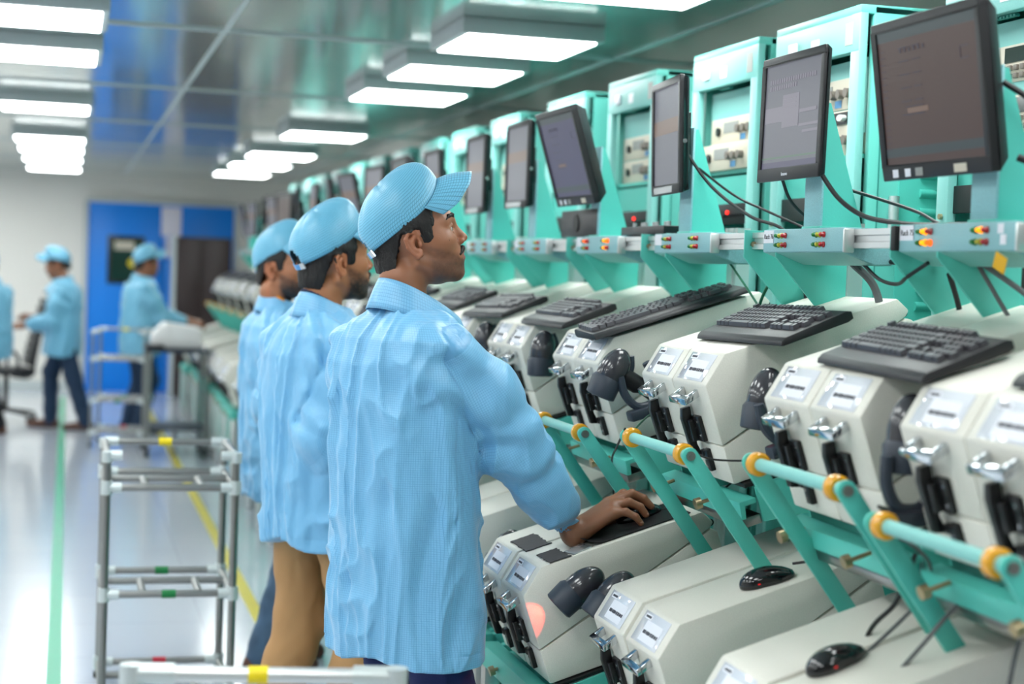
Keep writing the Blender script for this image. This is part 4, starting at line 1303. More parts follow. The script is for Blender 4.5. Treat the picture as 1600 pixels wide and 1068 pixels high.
def person(label, loc, heading, zs=1.0, head=(.045,0,1.605), pitch=19, hyaw=0, wristR=None, wristL=None, handR=None, handL='relax', poseR='relax',
           shR=(.02,-.185,1.40), shL=(.0,.185,1.40), hem=.57, sections=None, beard=.5, skin='a', trousers='jeans', shoe='shoe_dark', tee='tee_navy',
           feet=((.02,-.11,0,0), (.0,.11,0,0)), knees=None, vox=.005, hres=.0026, fres=1.0, cloth='smock', seed=1, fat=1.0, pole=(0,0,-1), size=(.207,.146,1.0), capmat='cap_cloth',
           sleeve=(.070,.078,.074,.066,.060,.036), lean=0.0, hand_sc=1.1, group=None, hairlong=0):
    t = thing('person', label, 'person', loc, (0,0,heading), group)
    t.scale = (1,1,1)
    hc = np.array(head, float)
    Hm = Matrix.Translation(head) @ Matrix.Rotation(math.radians(hyaw), 4, 'Z') @ Matrix.Rotation(-math.radians(pitch), 4, 'Y')
    Ri = np.array(Hm.to_3x3())
    Hi = lambda P: (P-hc)@Ri
    S_R, S_L = np.array(shR, float), np.array(shL, float)
    wR = np.array(wristR if wristR is not None else (.12,-.25,.85), float); wL = np.array(wristL if wristL is not None else (.12,.25,.85), float)
    l1, l2 = .30, .275
    eR, eL = ik(S_R, wR, l1, l2, pole), ik(S_L, wL, l1, l2, pole)
    # extend lower arm if the reach is longer than the bones
    def handM(e, w, side, hd):
        if hd is not None: x, z = np.array(hd[0], float), np.array(hd[1], float)
        else: x = w-e; z = np.array([0, -side*.6, 1.0]) if abs((w-e)[2]) < .15 else np.array([.2, side*-1.0, .2])
        x = x/np.linalg.norm(x); z = z-x*(z@x); z /= np.linalg.norm(z); y = np.cross(z, x)
        M = np.eye(4); M[:3, 0] = x; M[:3, 1] = y; M[:3, 2] = z; M[:3, 3] = w; return M
    # right hand: thumb to the left (+y side) when the back faces up
    MR = handM(eR, wR, 1, handR); ML = handM(eL, wL, -1, None)
    # ---- body: head, neck, torso, arms, hands, legs as one surface
    b = Sdf(); b.cap((-.01,0,1.0), (-.01,0,S_R[2]-.14), .115, .12, k=.05).ell((.0,0,.95), (.11,.155,.12), k=.05)
    b.cap((0,-.12,S_R[2]-.035), (0,.12,S_R[2]-.035), .044, k=.03)
    nk = (hc[0]-.030, hc[1], hc[2]-.080)
    b.cap((hc[0]*.35-.012,0,S_R[2]), nk, .062, .055, k=.03)
    hd = head_ops(b, Hi, fat)
    b.cap((hc[0]-.012,hc[1],hc[2]-.125), (hc[0]-.030,hc[1]*.6,S_R[2]+.03), .034, .040, k=.03)
    tips = []
    for S_, e, w, M, side, pose in ((S_R, eR, wR, MR, 1, poseR), (S_L, eL, wL, ML, -1, handL)):
        b.cap(S_+np.array([-.005,-.015*np.sign(S_[1]),-.035]), e, .043, .040, k=.02).cap(e, w, .040, .0235, k=.02)
        b.cap(w-(w-e)/np.linalg.norm(w-e)*.05, w, .027, .0235, k=.012)
    J = []
    for i, (fx, fy, fz, toe) in enumerate(feet):
        hip = np.array([0, math.copysign(.085, fy), .90]); ank = np.array([fx-.03, fy, fz+.085])
        kn = np.array(knees[i]) if knees else ik(hip, ank, .43, .41, (1,0,0))
        J.append((hip, kn, ank)); b.cap(hip, kn, .078, .052, k=.03).cap(kn, ank, .052, .034, k=.02).cap(ank, ank+np.array([.10,0,-.045]), .034, .026, k=.02)
    hs = Sdf(); hs.ops = list(b.ops)
    tR = add_hand(b, MR, poseR, hand_sc, 1); tL = add_hand(b, ML, handL, hand_sc*.97, -1)
    parts = []
    # fine head block, fine hand block, coarse rest; the blocks overlap under the clothes
    lo = hc-np.array([.15,.13,.21]); hi = hc+np.array([.18,.13,.16])
    parts.append(nets(hs, lo, hi, hres))
    def coarse(P):
        d = b(P); q = P-hc
        zc = np.maximum(-(P[:,2]-(hc[2]-.17)), 0)*0
        d = np.maximum(d, (P[:,2]-(hc[2]-.165)))           # stop below the fine head block
        return d
    for Mx, pose, sd, full in ((MR, poseR, 1, wristR is not None), (ML, handL, -1, True)):
        sub = Sdf(); w = Mx[:3,3]; xx = Mx[:3,0]
        e = eR if sd == 1 else eL
        dr = (w-e)/np.linalg.norm(w-e)
        sub.cap(w-dr*.10, w, .031, .0235, k=.01)
        add_hand(sub, Mx, pose, hand_sc if sd == 1 else hand_sc*.97, sd)
        c0 = w+xx*.07*hand_sc
        parts.append(nets(sub, c0-.17, c0+.17, min(.0022, hres*.9) if hres < .003 else hres*1.0))
    bb = Sdf(); bb.ops = list(hs.ops)
    lo = np.array([-.45,-.5,0.0]); hi = np.array([.85,.5,hc[2]-.1])
    parts.append(nets(coarse, lo, hi, max(vox*1.6, .008)))
    V = []; Q = []; n0 = 0
    for v, q in parts: V.append(v); Q.append(q+n0); n0 += len(v)
    V = np.concatenate(V); Q = np.concatenate(Q)
    me = np_mesh('body', V, Q, 'skin', relax=1)
    set_cols(me, skin_cols(V, Hi, beard, skin, tR+tL))
    bo = bpy.data.objects.new('body', me); C.objects.link(bo); bo.parent = t
    # ---- eyes, brows, moustache
    for y in (-1, 1):
        g = MB(); M = Hm @ Matrix.Translation((.0885, y*.0325, .0128))
        n = 16; pr = [(.0122*math.sin(PI*k/n)+1e-5, -.0122*math.cos(PI*k/n)) for k in range(n+1)]
        ey = obj('eye', MB().lathe(pr, 20, M=M), 'eye_white', bo)
        obj('iris', MB().lathe([(.0058,0), (.0056,.0010), (.003,.0016), (.0002,.0018)], 16, M=M @ Matrix.Rotation(math.radians(-6*y), 4, 'Z') @ Matrix.Rotation(PI/2, 4, 'Y') @ Matrix.Translation((0,0,.0112))), 'iris', ey)
        s = Sdf(); s.chain([(.1110,y*.012,.0385), (.1095,y*.026,.0445), (.0990,y*.043,.0440), (.0880,y*.056,.037)], [.0045,.0048,.0044,.0025], k=.004)
        s.post = lambda P, d: d+.0012*vnoise(P*np.array([500,500,900]), 2)
        v, q = nets(s, (.07,-.07,.022), (.125,.07,.058), max(.0016, hres*.6))
        v = v@Ri.T+hc; np_obj('eyebrow', v, q, 'brow_hair', bo)
    s = Sdf()
    for y in (-1, 1): s.chain([(.1135,y*.001,-.0390), (.1105,y*.014,-.0420), (.1005,y*.031,-.0520)], [.0058,.0064,.0040], k=.003)
    s.post = lambda P, d: d+.0014*vnoise(P*np.array([300,900,300]), 4)
    v, q = nets(s, (.08,-.045,-.068), (.13,.045,-.026), max(.0014, hres*.6))
    np_obj('moustache', v@Ri.T+hc, q, 'brow_hair', bo)
    # ---- hair
    hl = hairlong
    def hairf(P):
        p = Hi(P); x, y, z = p.T
        k0 = np.linalg.norm((p-np.array([.006,0,.045]))/np.array([.106,.084,.094]), axis=1)
        d = (k0-1)*.085
        e = np.linalg.norm((p-np.array([-.040,0,-.030]))/np.array([.066,.066,.085]), axis=1); d = _smin(d, (e-1)*.066, .02)
        # outline of the hairy region
        r1 = np.maximum(x-.062, .030-z)
        r2 = np.maximum(np.maximum(x-.054+.3*(.03-z), -(x-.018)), -.004-z)      # sideburn
        r3 = np.maximum((x+.019+.456*(.04-z))*.91-hl*.008, -(z+.062+.35*(x+.058))-hl*.012)            # back of the head
        r4 = np.maximum(x-.030, .034-z)
        r = np.minimum(np.minimum(r1, r2), np.minimum(r3, r4))
        hs_ = hd(p); th_ = .0055*sstep(.003, -.014, r)-.0014
        d = np.minimum(np.maximum(d, r+.006), hs_-th_)
        tex = vnoise(p*np.array([500,500,90]), 6)*.0011+vnoise(p*np.array([220,220,60]), 7)*.0014
        return d+tex
    v, q = nets(hairf, hc-.16, hc+.16, max(hres*.9, .0023))
    np_obj('hair', v, q, 'hair', bo)
    # ---- cap
    build_cap(t, Hm, fres, mt=capmat)
    # ---- smock
    sec = sections or [(.40,.222,.152,.035), (.60,.220,.152,.030), (.80,.215,.150,.020), (1.0,.208,.146,.010), (1.2,.206,.142,-.002), (1.32,.206,.136,-.010),
                       (1.39,.198,.120,-.010), (1.43,.160,.100,-.006), (1.465,.105,.085,.0), (1.50,.078,.075,.005), (1.60,.06,.06,.01)]
    sec = np.array(sec)
    if True:
        sz = S_R[2]; a0, b0, f0 = size
        sec = np.array([(.40,a0*1.07*f0,b0*1.05*f0,.035), (.60,a0*1.06*f0,b0*1.05*f0,.03), (.85,a0*1.03,b0*1.03,.018), (1.05,a0,b0,.008), (sz-.17,a0*.99,b0*.98,-.004), (sz-.055,a0*.99,b0*.93,-.01),
                        (sz+.005,a0*.94,b0*.83,-.010), (sz+.038,a0*.78,b0*.70,-.006), (sz+.066,a0*.52,b0*.57,.0), (sz+.088,.072,.068,.004), (sz+.2,.055,.055,.01)])
    def torso(P):
        z = P[:, 2]
        a = np.interp(z, sec[:,0], sec[:,1]); bb_ = np.interp(z, sec[:,0], sec[:,2]); cx = np.interp(z, sec[:,0], sec[:,3])
        x = P[:,0]-cx-lean*np.maximum(z-.9, 0); y = P[:,1]
        k = (np.abs(x/bb_)**2.3+np.abs(y/a)**2.3)**(1/2.3)
        return (k-1)*np.minimum(a, bb_)*.95
    rs = sleeve
    def armchain(S_, e, w, sgn):
        s = Sdf()
        m1 = S_+(e-S_)*.5; m2 = e+(w-e)*.45; m3 = e+(w-e)*.66
        s.cap(S_+np.array([-.005, -sgn*.012, -.022]), m1, rs[0]*.92, rs[1], k=.02).cap(m1, e, rs[1], rs[2], k=.03).cap(e, m2, rs[2], rs[3], k=.05).cap(m2, m3, rs[3], rs[4], k=.03)
        dr_ = (w-e)/np.linalg.norm(w-e); s.cap(m3, w-dr_*.052, rs[4]*.92, rs[5]*.84, k=.006).cap(w-dr_*.052, w-dr_*.03, rs[5]*.84, rs[5]*.92, k=.004)
        s.post = lambda P, d: np.maximum(d, (P-w)@dr_+.036)
        return s
    aR, aL = armchain(S_R, eR, wR, -1), armchain(S_L, eL, wL, 1)
    def seg_t(P, S_, e, w):
        def pr(a, c): t_ = np.clip(((P-a)@(c-a))/((c-a)@(c-a)), 0, 1); return t_, np.linalg.norm(P-a-t_[:, None]*(c-a), axis=1)
        t1, d1 = pr(S_, e); t2, d2 = pr(e, w)
        return np.where(d1 < d2, t1, 1+t2)
    sh_top = S_R[2]+.075
    def smockf(P):
        dt = torso(P); dr = aR(P); dl = aL(P)
        d = _smin(_smin(dt, dr, .035), dl, .035)
        # folds
        q = P-np.array([0,0,1.0]); ang = np.arctan2(P[:,1], P[:,0])
        wv = vnoise(P*np.array([7,7,3.0]), seed)
        r1 = 1-np.abs(vnoise(np.stack([ang*4.2+wv*1.6, P[:,2]*2.6+wv, np.full(len(P), seed*3.1)], 1), seed+1))*2
        r2 = 1-np.abs(vnoise(P*np.array([16,16,9])+wv[:, None]*1.2, seed+2))*2.2
        tR_ = seg_t(P, S_R, eR, wR); tL_ = seg_t(P, S_L, eL, wL)
        isR = sstep(.02, -.01, dr-dt); isL = sstep(.02, -.01, dl-dt); arm = np.maximum(isR, isL)
        tt = np.where(isR > isL, tR_, tL_)
        elbow = np.exp(-((tt-1.0)/.28)**2)
        u_ = (P@np.array([.5,.3,.8]))
        r3 = np.sin(tt*21+3.2*vnoise(P*9, seed+4)+2.0*np.sin(ang*2))
        pit = np.exp(-(np.minimum(np.abs(dr-dt), np.abs(dl-dt))/.05)**2)*sstep(.95, 1.2, P[:,2])
        r1 = np.sign(r1)*np.abs(r1)**1.3; r2 = np.sign(r2)*np.abs(r2)**1.3
        d = d - (1-arm)*(.0100*r1+.0070*r2-.001) - arm*(.0065*r2+.0042*r3*(.35+elbow))*(1-.75*sstep(1.72, 1.92, tt)) + pit*.0065*np.sin(P[:,2]*62+ang*7+4*wv)
        cuff = sstep(1.80, 1.97, tt)*arm
        dirn = np.arctan2((P-wR)[:,2]*.6+(P-wR)[:,1], (P-wR)[:,2]-(P-wR)[:,1]*.4)
        d = d + sstep(1.66, 1.84, tt)*arm*.0030*np.sin(dirn*14+wv*2) - .0
        d = d + .0045*np.exp(-((dr-dt)/.004)**2)*(P[:,2] > 1.12) + .0045*np.exp(-((dl-dt)/.004)**2)*(P[:,2] > 1.12)
        d = d + .0016*np.exp(-((P[:,2]-hem-.028-.004*wv)/.002)**2)*(1-arm)
        sd = P[:,0]-.015; d = d + .0024*np.exp(-(sd/.0035)**2)*(np.abs(P[:,1]) > .12)*(1-arm)*(P[:,2] < 1.2)
        hz = hem+.012*np.sin(ang*3+seed)+.006*wv
        d = np.where(arm > .5, d, np.maximum(d, hz-P[:,2]))
        return np.maximum(d, (P[:,2]-(sh_top+.03)-.25*(P[:,0])*-1))
    lo = np.array([-.33,-.36,hem-.05]); hi = np.array([.36,.36,1.56])
    for q in (eR, wR, eL, wL): lo = np.minimum(lo, q-.12); hi = np.maximum(hi, q+.12)
    lo[2] = min(hem-.05, lo[2])
    v, q = nets(smockf, lo, hi, vox)
    me = np_mesh('smock', v, q, cloth, relax=1)
    # UVs
    dt = torso(v); dr = aR(v); dl = aL(v)
    which = np.argmin(np.stack([dt, dr, dl], 1), axis=1)
    fw = which[q[:, 0]]
    uvs = np.zeros((len(q), 4, 2))
    ang = np.arctan2(v[:,1], v[:,0])
    for k, (S_, e, w) in ((1, (S_R, eR, wR)), (2, (S_L, eL, wL))):
        m = fw == k; vi = q[m]; P = v[vi].reshape(-1, 3)
        tt = seg_t(P, S_, e, w); ax = w-S_; ax = ax/np.linalg.norm(ax)
        r_ = np.cross(ax, [0,0,1.0]); r_ /= np.linalg.norm(r_); s_ = np.cross(r_, ax)
        base = np.where((tt < 1)[:, None], S_+tt[:, None]*(e-S_), e+(tt-1)[:, None]*(w-e))
        dd = P-base; a_ = np.arctan2(dd@r_, dd@s_).reshape(-1, 4)
        a_ = a_[:, :1]+((a_-a_[:, :1]+PI) % (2*PI)-PI)
        uvs[m, :, 0] = a_*.078; uvs[m, :, 1] = (tt*.29).reshape(-1, 4)
    m = fw == 0; a_ = ang[q[m]]; a_ = a_[:, :1]+((a_-a_[:, :1]+PI) % (2*PI)-PI)
    uvs[m, :, 0] = a_*.19; uvs[m, :, 1] = v[q[m]][:, :, 2]
    ul = me.uv_layers.new(name='UVMap')
    if len(me.loops) == len(q)*4: ul.data.foreach_set('uv', uvs.reshape(-1).astype(np.float32))
    so = bpy.data.objects.new('smock', me); C.objects.link(so); so.parent = t
    # ---- collar: a folded band round the neck, open in front
    def collar(name, m, r0, r1, z0, z1, drop, a1, parent, th=.0035, front=.0):
        n = 48; nr = 5; vs = []; uv = []
        for i in range(nr+1):
            s_ = i/nr
            for k in range(n+1):
                a = PI+(-1+2*k/n)*a1; fr = (1-math.cos(a-PI))/2
                rx, ry = (r0[0]+(r1[0]-r0[0])*s_), (r0[1]+(r1[1]-r0[1])*s_)
                x = hc[0]*.45+.004+front*fr+rx*math.cos(a)+fr*fr*.045*(1 if abs(k/n-.5) > .2 else 1)
                y = ry*math.sin(a)
                z = z0+(z1-z0)*s_-drop*fr**1.15 + .004*math.sin(s_*PI)
                vs.append((x, y, z)); uv.append((a*.09, s_*.05))
        fs = [(i*(n+1)+k, i*(n+1)+k+1, (i+1)*(n+1)+k+1, (i+1)*(n+1)+k) for i in range(nr) for k in range(n)]
        me = bpy.data.meshes.new(name); me.from_pydata(vs, [], fs); me.update(); me.materials.append(MATS[m])
        ul = me.uv_layers.new(name='UVMap')
        for lp in me.loops: ul.data[lp.index].uv = uv[lp.vertex_index]
        me.polygons.foreach_set('use_smooth', [True]*len(me.polygons))
        o = bpy.data.objects.new(name, me); C.objects.link(o); o.parent = parent
        sm = o.modifiers.new('s', 'SOLIDIFY'); sm.thickness = th; sm.offset = 0
        return o
    dz = hc[2]-1.605
    collar('collar', cloth, (.081,.076), (.108,.108), 1.524+dz, 1.452+dz, .105, 2.6, so, front=.016)
    collar('collar_stand', 'smock_in' if cloth != 'smock_far' else cloth, (.078,.071), (.080,.078), 1.520+dz, 1.455+dz, .108, 2.5, so, front=.012)
    if tee is None: tee = 'tee_navy'; noshirt = True
    else: noshirt = False
    s = Sdf(); s.fn(lambda P: np.abs(np.hypot((P[:,0]-hc[0]*.45+.0)/.073, P[:,1]/.069)-1)*.069-.003)
    s.post = lambda P, d: np.maximum(d, np.abs(P[:,2]-(1.478+dz)+.62*(P[:,0]-.0))-.018)
    v, q = nets(s, (-.1,-.1,1.36+dz), (.13,.1,1.56+dz), .004)
    if len(v) and not noshirt: np_obj('undershirt', v, q, tee, t)
    # ---- trousers and shoes
    tr = Sdf()
    for i, (hip, kn, ank) in enumerate(J):
        tr.cap(hip, kn, .084, .074, k=.03).cap(kn, ank+np.array([0,0,-.02]), .074, .062, k=.03)
    tr.ell((0,0,.93), (.095,.145,.13), k=.03)
    def trf(P):
        d = Sdf.__call__(tr, P)
        wv = vnoise(P*np.array([9,9,6]), seed+9)
        d = d-.0045*(1-2*np.abs(vnoise(P*np.array([11,11,13])+wv[:, None]*1.5, seed+10)))-.0035*np.sin(P[:,2]*38+wv*4+P[:,0]*14)*sstep(.75, .35, P[:,2])
        za = min(J[0][2][2], J[1][2][2])
        cut = np.where(np.linalg.norm((P-J[0][2])[:, :2], axis=1) < np.linalg.norm((P-J[1][2])[:, :2], axis=1), J[0][2][2], J[1][2][2])-.055
        return np.maximum(np.maximum(d, cut-P[:,2]), P[:,2]-1.02)
    lo = np.array([-.3,-.4,0.]); hi = np.array([.4,.4,1.06])
    for _, k_, a_ in J: lo = np.minimum(lo, np.minimum(k_, a_)-.12); hi = np.maximum(hi, np.maximum(k_, a_)+.12)
    v, q = nets(trf, lo, np.minimum(hi, [9,9,1.06]), max(vox*1.2, .006))
    np_obj('trousers', v, q, trousers, t)
    for i, (fx, fy, fz, toe) in enumerate(feet):
        s = Sdf(); s.cap((-.07,0,.035), (.15,0,.025), .036, .034, k=.02).cap((-.06,0,.035), (-.045,0,.085), .037, .036, k=.03).cap((.02,0,.05), (.08,0,.03), .036, k=.02)
        s.post = lambda P, d: np.maximum(d, -P[:,2])
        v, q = nets(s, (-.14,-.07,-.01), (.22,.07,.14), .005 if vox < .007 else .008)
        M = Matrix.Translation((fx, fy, fz)) @ Matrix.Rotation(math.radians(toe), 4, 'Z')
        R3 = np.array(M.to_3x3()); o = np_obj('shoe', v@R3.T+np.array([fx, fy, fz]), q, shoe, t)
        so_ = MB().prism([(.03*math.cos(2*PI*k/20)*(3.9 if 1 else 1)+.035, .040*math.sin(2*PI*k/20)) for k in range(20)], 0, .012, axis='z', M=M)
        obj('sole', so_, 'rubber', o)
    return t

def w2l(loc, heading, p):
    c, s = math.cos(heading), math.sin(heading); dx, dy = p[0]-loc[0], p[1]-loc[1]
    return (dx*c+dy*s, -dx*s+dy*c, p[2]-loc[2])
def d2l(heading, v):
    c, s = math.cos(heading), math.sin(heading); return (v[0]*c+v[1]*s, -v[0]*s+v[1]*c, v[2])
h1 = math.radians(22); P1 = (.800, 3.981, 0)
hx = (math.cos(T), .0, math.sin(T)); hz = (-math.sin(T), 0, math.cos(T))
person('nearest man in a sky blue checked smock and cap, right hand on a mouse', P1, h1,
       head=w2l(P1, h1, (.815, 3.99, 1.607)), pitch=19, hyaw=-30,
       wristR=w2l(P1, h1, (1.243, 3.956, .902)), handR=(d2l(h1, hx), d2l(h1, hz)), poseR='mouse', hand_sc=1.26,
       wristL=(.12,.25,.90), shR=(.03,-.175,1.375), shL=(.0,.18,1.38), hem=.612, beard=.62, skin='a', trousers='jeans_dark', tee=None, vox=.0042, hres=.0022, seed=3,
       pole=w2l((0,0,0), h1, (.1,-.35,-1)))
h2 = math.radians(24); P2 = (.725, 4.88, 0)
person('bearded man in sky blue smock, cap and khaki trousers, standing second', P2, h2,
       head=(.032,0,1.553), pitch=9, hyaw=-10, size=(.196,.138,.98), wristR=(.16,-.23,.93), wristL=(.45,.2,1.0), shR=(.03,-.18,1.34), shL=(.0,.18,1.34), hem=.735, beard=1.0, skin='b',
       trousers='khaki', vox=.006, hres=.003, seed=11, feet=((.05,-.12,0,0), (-.08,.11,0,0)), shoe='shoe_dark',
       hairlong=1)
h3 = math.radians(6); P3 = (.795, 6.37, 0)
person('bearded man in pale blue smock, cap and blue jeans, standing third', P3, h3,
       head=(-.002,-.01,1.523), pitch=6, hyaw=-44, size=(.200,.142,1.0), wristR=(.20,-.22,.93), wristL=(.45,.2,1.0), shR=(.03,-.18,1.31), shL=(.0,.18,1.31), hem=.665, beard=1.0, skin='c',
       trousers='jeans', vox=.007, hres=.0035, seed=23, shoe='shoe_brown', tee='tee_orange', feet=((-.02,-.10,0,0), (.06,.11,0,0)),
       hairlong=0)
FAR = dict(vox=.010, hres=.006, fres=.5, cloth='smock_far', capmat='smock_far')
person('distant man in blue smock and dark trousers facing left by the wall', (.0, 15.45, 0), math.radians(165), head=(.07,0,1.46), pitch=-14,
       wristR=(.30,-.18,.98), wristL=(.34,.16,.92), shR=(.0,-.18,1.26), shL=(.0,.18,1.26), hem=.66, beard=.3, trousers='navy', seed=31, shoe='shoe_brown', feet=((.16,-.07,0,0), (-.20,.08,0,0)),
       hairlong=0, lean=.06, **FAR)
person('distant man in blue smock and cap facing right before the blue door', (.62, 15.2, 0), math.radians(20), head=(.06,0,1.50), pitch=0,
       wristR=(.42,-.18,1.0), wristL=(.44,.18,1.02), shR=(.0,-.18,1.30), shL=(.0,.18,1.30), hem=.70, beard=.3, trousers='navy', seed=37,
       hairlong=0, lean=.08, **FAR)
person('distant man in blue smock and black trousers cut off by the left edge', (-.60, 14.85, 0), math.radians(150), head=(.08,0,1.44), pitch=-10,
       wristR=(.34,-.18,.95), wristL=(.36,.18,.95), shR=(.0,-.18,1.24), shL=(.0,.18,1.24), hem=.66, beard=.3, trousers='black_cloth', seed=41, shoe='shoe_brown',
       hairlong=0, lean=.08, **FAR)

# ================================================================ trolleys, chair, cables
def pipe_trolley(loc, rz, wd, dp, levels, top, label, tapes=True, r=.014, mt='steel'):
    """aluminium pipe trolley: near side towards -Y"""
    t = thing('pipe_trolley', label, 'trolley', loc, (0,0,rz), None)
    jz = 'plastic_joint'
    P = {}
    for sx in (0, 1):
        for sy in (0, 1):
            x, y = sx*wd, sy*dp
            p = obj('post', MB().cyl((x,y,.015), (x,y,top), r, 14), mt, t)
            for z in levels+[top]:
                obj('joint', MB().cyl((x,y,z-.024), (x,y,min(z+.024, top+.012)), r*1.45, 12).cyl((x,y,z), (x+(.05 if sx == 0 else -.05),y,z), r*1.25, 12), jz, p)
            c = obj('foot', MB().cyl((x,y,0), (x,y,.02), r*1.4, 14), 'rubber', t)
    def bar(a, b, tape=None):
        o = obj('rail', MB().cyl(a, b, r*.93, 12), mt, t)
        if tape:
            m = (Vector(a)+Vector(b))/2; d = (Vector(b)-Vector(a)).normalized()
            obj('tape_band', MB().cyl(m-d*.024, m+d*.024, r*1.06, 14), tape, o)
    # U shaped handle on top, open to the near side
    bar((0,dp,top), (wd,dp,top), 'yellow_tape'); bar((0,0,top), (0,dp,top)); bar((wd,0,top), (wd,dp,top))
    for k, z in enumerate(levels):
        tp = [None, 'green_tape', 'red_tape'][k % 3]
        bar((0,dp,z), (wd,dp,z), tp); bar((0,0,z), (wd,0,z), 'green_tape' if k == 1 else None)
        bar((0,0,z), (0,dp,z)); bar((wd,0,z), (wd,dp,z))
        for fx in (.30, .74): bar((wd*fx,0,z), (wd*fx,dp*.55,z))
        bar((0,dp*.55,z), (wd,dp*.55,z))
    return t
pipe_trolley((.150, 5.83, 0), 0, .437, .45, [.765, .395, .055], .876, 'empty aluminium pipe trolley with yellow and green tape bands, left of the workers')

def near_trolley():
    t = thing('pipe_trolley', 'aluminium pipe trolley whose yellow banded top bar runs along the bottom edge of the photo', 'trolley', (NT[0], NT[1], 0), (0,0,NT[2]))
    wd, dp, top, r = NT[3], .5, NT[4], .014
    for sx in (0, 1):
        for sy in (0, 1):
            x, y = sx*wd, -sy*dp
            p = obj('post', MB().cyl((x,y,.09), (x,y,top), r, 14), 'steel', t)
            obj('joint', MB().cyl((x,y,top-.04), (x,y,top+.015), r*1.4, 14).cyl((x,y,top), (x+(.07 if sx == 0 else -.07),y,top), r*1.25, 14), 'plastic_joint', p)
            obj('caster', MB().cyl((x,y-.012,.035), (x,y+.012,.035), .035, 18).box((x,y,.07), (.03,.034,.04)), 'rubber', t)
    def bar(a, b, tape=None):
        o = obj('rail', MB().cyl(a, b, r*.95, 16), 'alu', t)
        if tape:
            m = (Vector(a)+Vector(b))/2-Vector((.01,0,0)); d = (Vector(b)-Vector(a)).normalized()
            obj('tape_band', MB().cyl(m-d*.016, m+d*.016, r*1.06, 16), tape, o)
    bar((0,0,top), (wd,0,top), 'yellow_tape')
    for z in (.45, .10):
        bar((0,0,z), (wd,0,z)); bar((0,-dp,z), (wd,-dp,z)); bar((0,0,z), (0,-dp,z)); bar((wd,0,z), (wd,-dp,z))
NT = (.118, 2.75, -.17, .43, .876)
near_trolley()

# far end: office chair, a trolley before the blue door, an equipment table
ch = thing('office_chair', 'black mesh back office chair by the far left wall, turned sideways', 'chair', (-.52, 16.10, 0), (0,0,math.radians(12)))
obj('seat', MB().box((0,0,.47), (.46,.46,.07)), 'black_plastic', ch, bevel=.03)
bk = MB()
for k in range(9):
    a = k/8; bk.box((.20+.11*a+.03*a*a, 0, .56+.55*a), (.035, .42-.10*a*a, .085), rot=(-.22,'Y'))
obj('backrest', bk, 'black_plastic', ch, bevel=.01)
obj('back_bar', MB().tube(spline([(.05,0,.42), (.22,0,.42), (.26,0,.60), (.30,0,.85)], 6), .018), 'black_metal', ch)
obj('gas_stem', MB().cyl((0,0,.10), (0,0,.44), .025, 12), 'black_metal', ch)
for s in (-1, 1): obj('armrest', MB().tube(spline([(.05,s*.25,.45), (.05,s*.29,.60), (.0,s*.29,.66), (-.16,s*.28,.66)], 5), .018), 'black_plastic', ch)
for k in range(5):
    a = 2*PI*k/5+.3; lg = obj('base_leg', MB().cyl((0,0,.11), (.29*math.cos(a),.29*math.sin(a),.075), .022, 8, r2=.014), 'black_metal', ch)
    obj('caster', MB().cyl((.29*math.cos(a)-.02,.29*math.sin(a),.03), (.29*math.cos(a)+.02,.29*math.sin(a),.03), .03, 12), 'rubber', lg)
pipe_trolley((.22, 14.0, 0), math.radians(-8), .42, .5, [.72, .38, .12], .95, 'small metal trolley standing in front of the blue door', r=.013)
tb = thing('equipment_table', 'grey wheeled table with dark devices beside the man at the blue door', 'table', (.86, 13.55, 0), (0,0,0))
obj('table_top', MB().box((0,0,.84), (.50,.60,.03)), 'charcoal', tb, bevel=.005)
for sx in (-1, 1):
    for sy in (-1, 1):
        obj('leg', MB().box((sx*.22,sy*.27,.455), (.03,.03,.74)), 'steel', tb); obj('caster', MB().cyl((sx*.22-.015,sy*.27,.04), (sx*.22+.015,sy*.27,.04), .04, 14), 'rubber', tb)
obj('shelf', MB().box((0,0,.22), (.46,.56,.02)), 'charcoal', tb)
ob = obj('device', MB().prism([(-.2,0), (.2,0), (.18,.16), (-.10,.20), (-.2,.10)], -.16, .16), 'white_plastic', loc=(.86,13.55,.857), bevel=.02); tag(ob, 'rounded white device on the wheeled table beside the far man', 'device')
ob = obj('keyboard_tray', MB().box((0,0,.0), (.14,.42,.025)), 'black_plastic', loc=(.68,13.42,.87), bevel=.006); tag(ob, 'flat black device in front of the white one on the wheeled table', 'device')

# cables -----------------------------------------------------------------
def cable(pts, r, m, label, n=8):
    o = obj('cable', MB().tube(spline(pts, n), r, 8), m); tag(o, label, 'cable', 'cables')
cable([(1.60,3.47,1.86), (1.612,3.40,1.79), (1.64,3.363,1.736), (1.67,3.301,1.700), (1.69,3.18,1.684), (1.70,3.086,1.679), (1.72,2.95,1.678)], .0055, 'cable_black', 'black cable sweeping from the thin grey monitor down to the light box marked Rack 75')
cable([(1.62,3.64,1.80), (1.66,3.66,1.74), (1.72,3.64,1.69), (1.74,3.50,1.66)], .004, 'cable_black', 'short black cable left of the bracket under the thin grey monitor')
cable([(1.72,3.62,1.79), (1.74,3.44,1.755), (1.76,3.25,1.715), (1.76,3.16,1.69), (1.76,3.10,1.677)], .004, 'cable_black', 'thin dark cable above the white rail, right of the bracket')
cable([(1.70,3.36,1.598), (1.70,3.28,1.565), (1.69,3.18,1.556), (1.66,3.08,1.572), (1.66,3.0,1.60)], .0042, 'cable_black', 'black cable hanging in a shallow curve between the two marked light boxes')
cable([(1.735,3.32,1.605), (1.735,3.22,1.600), (1.72,3.12,1.602), (1.72,3.0,1.605)], .0055, 'cable_black', 'straight black cable just under the short white rail')
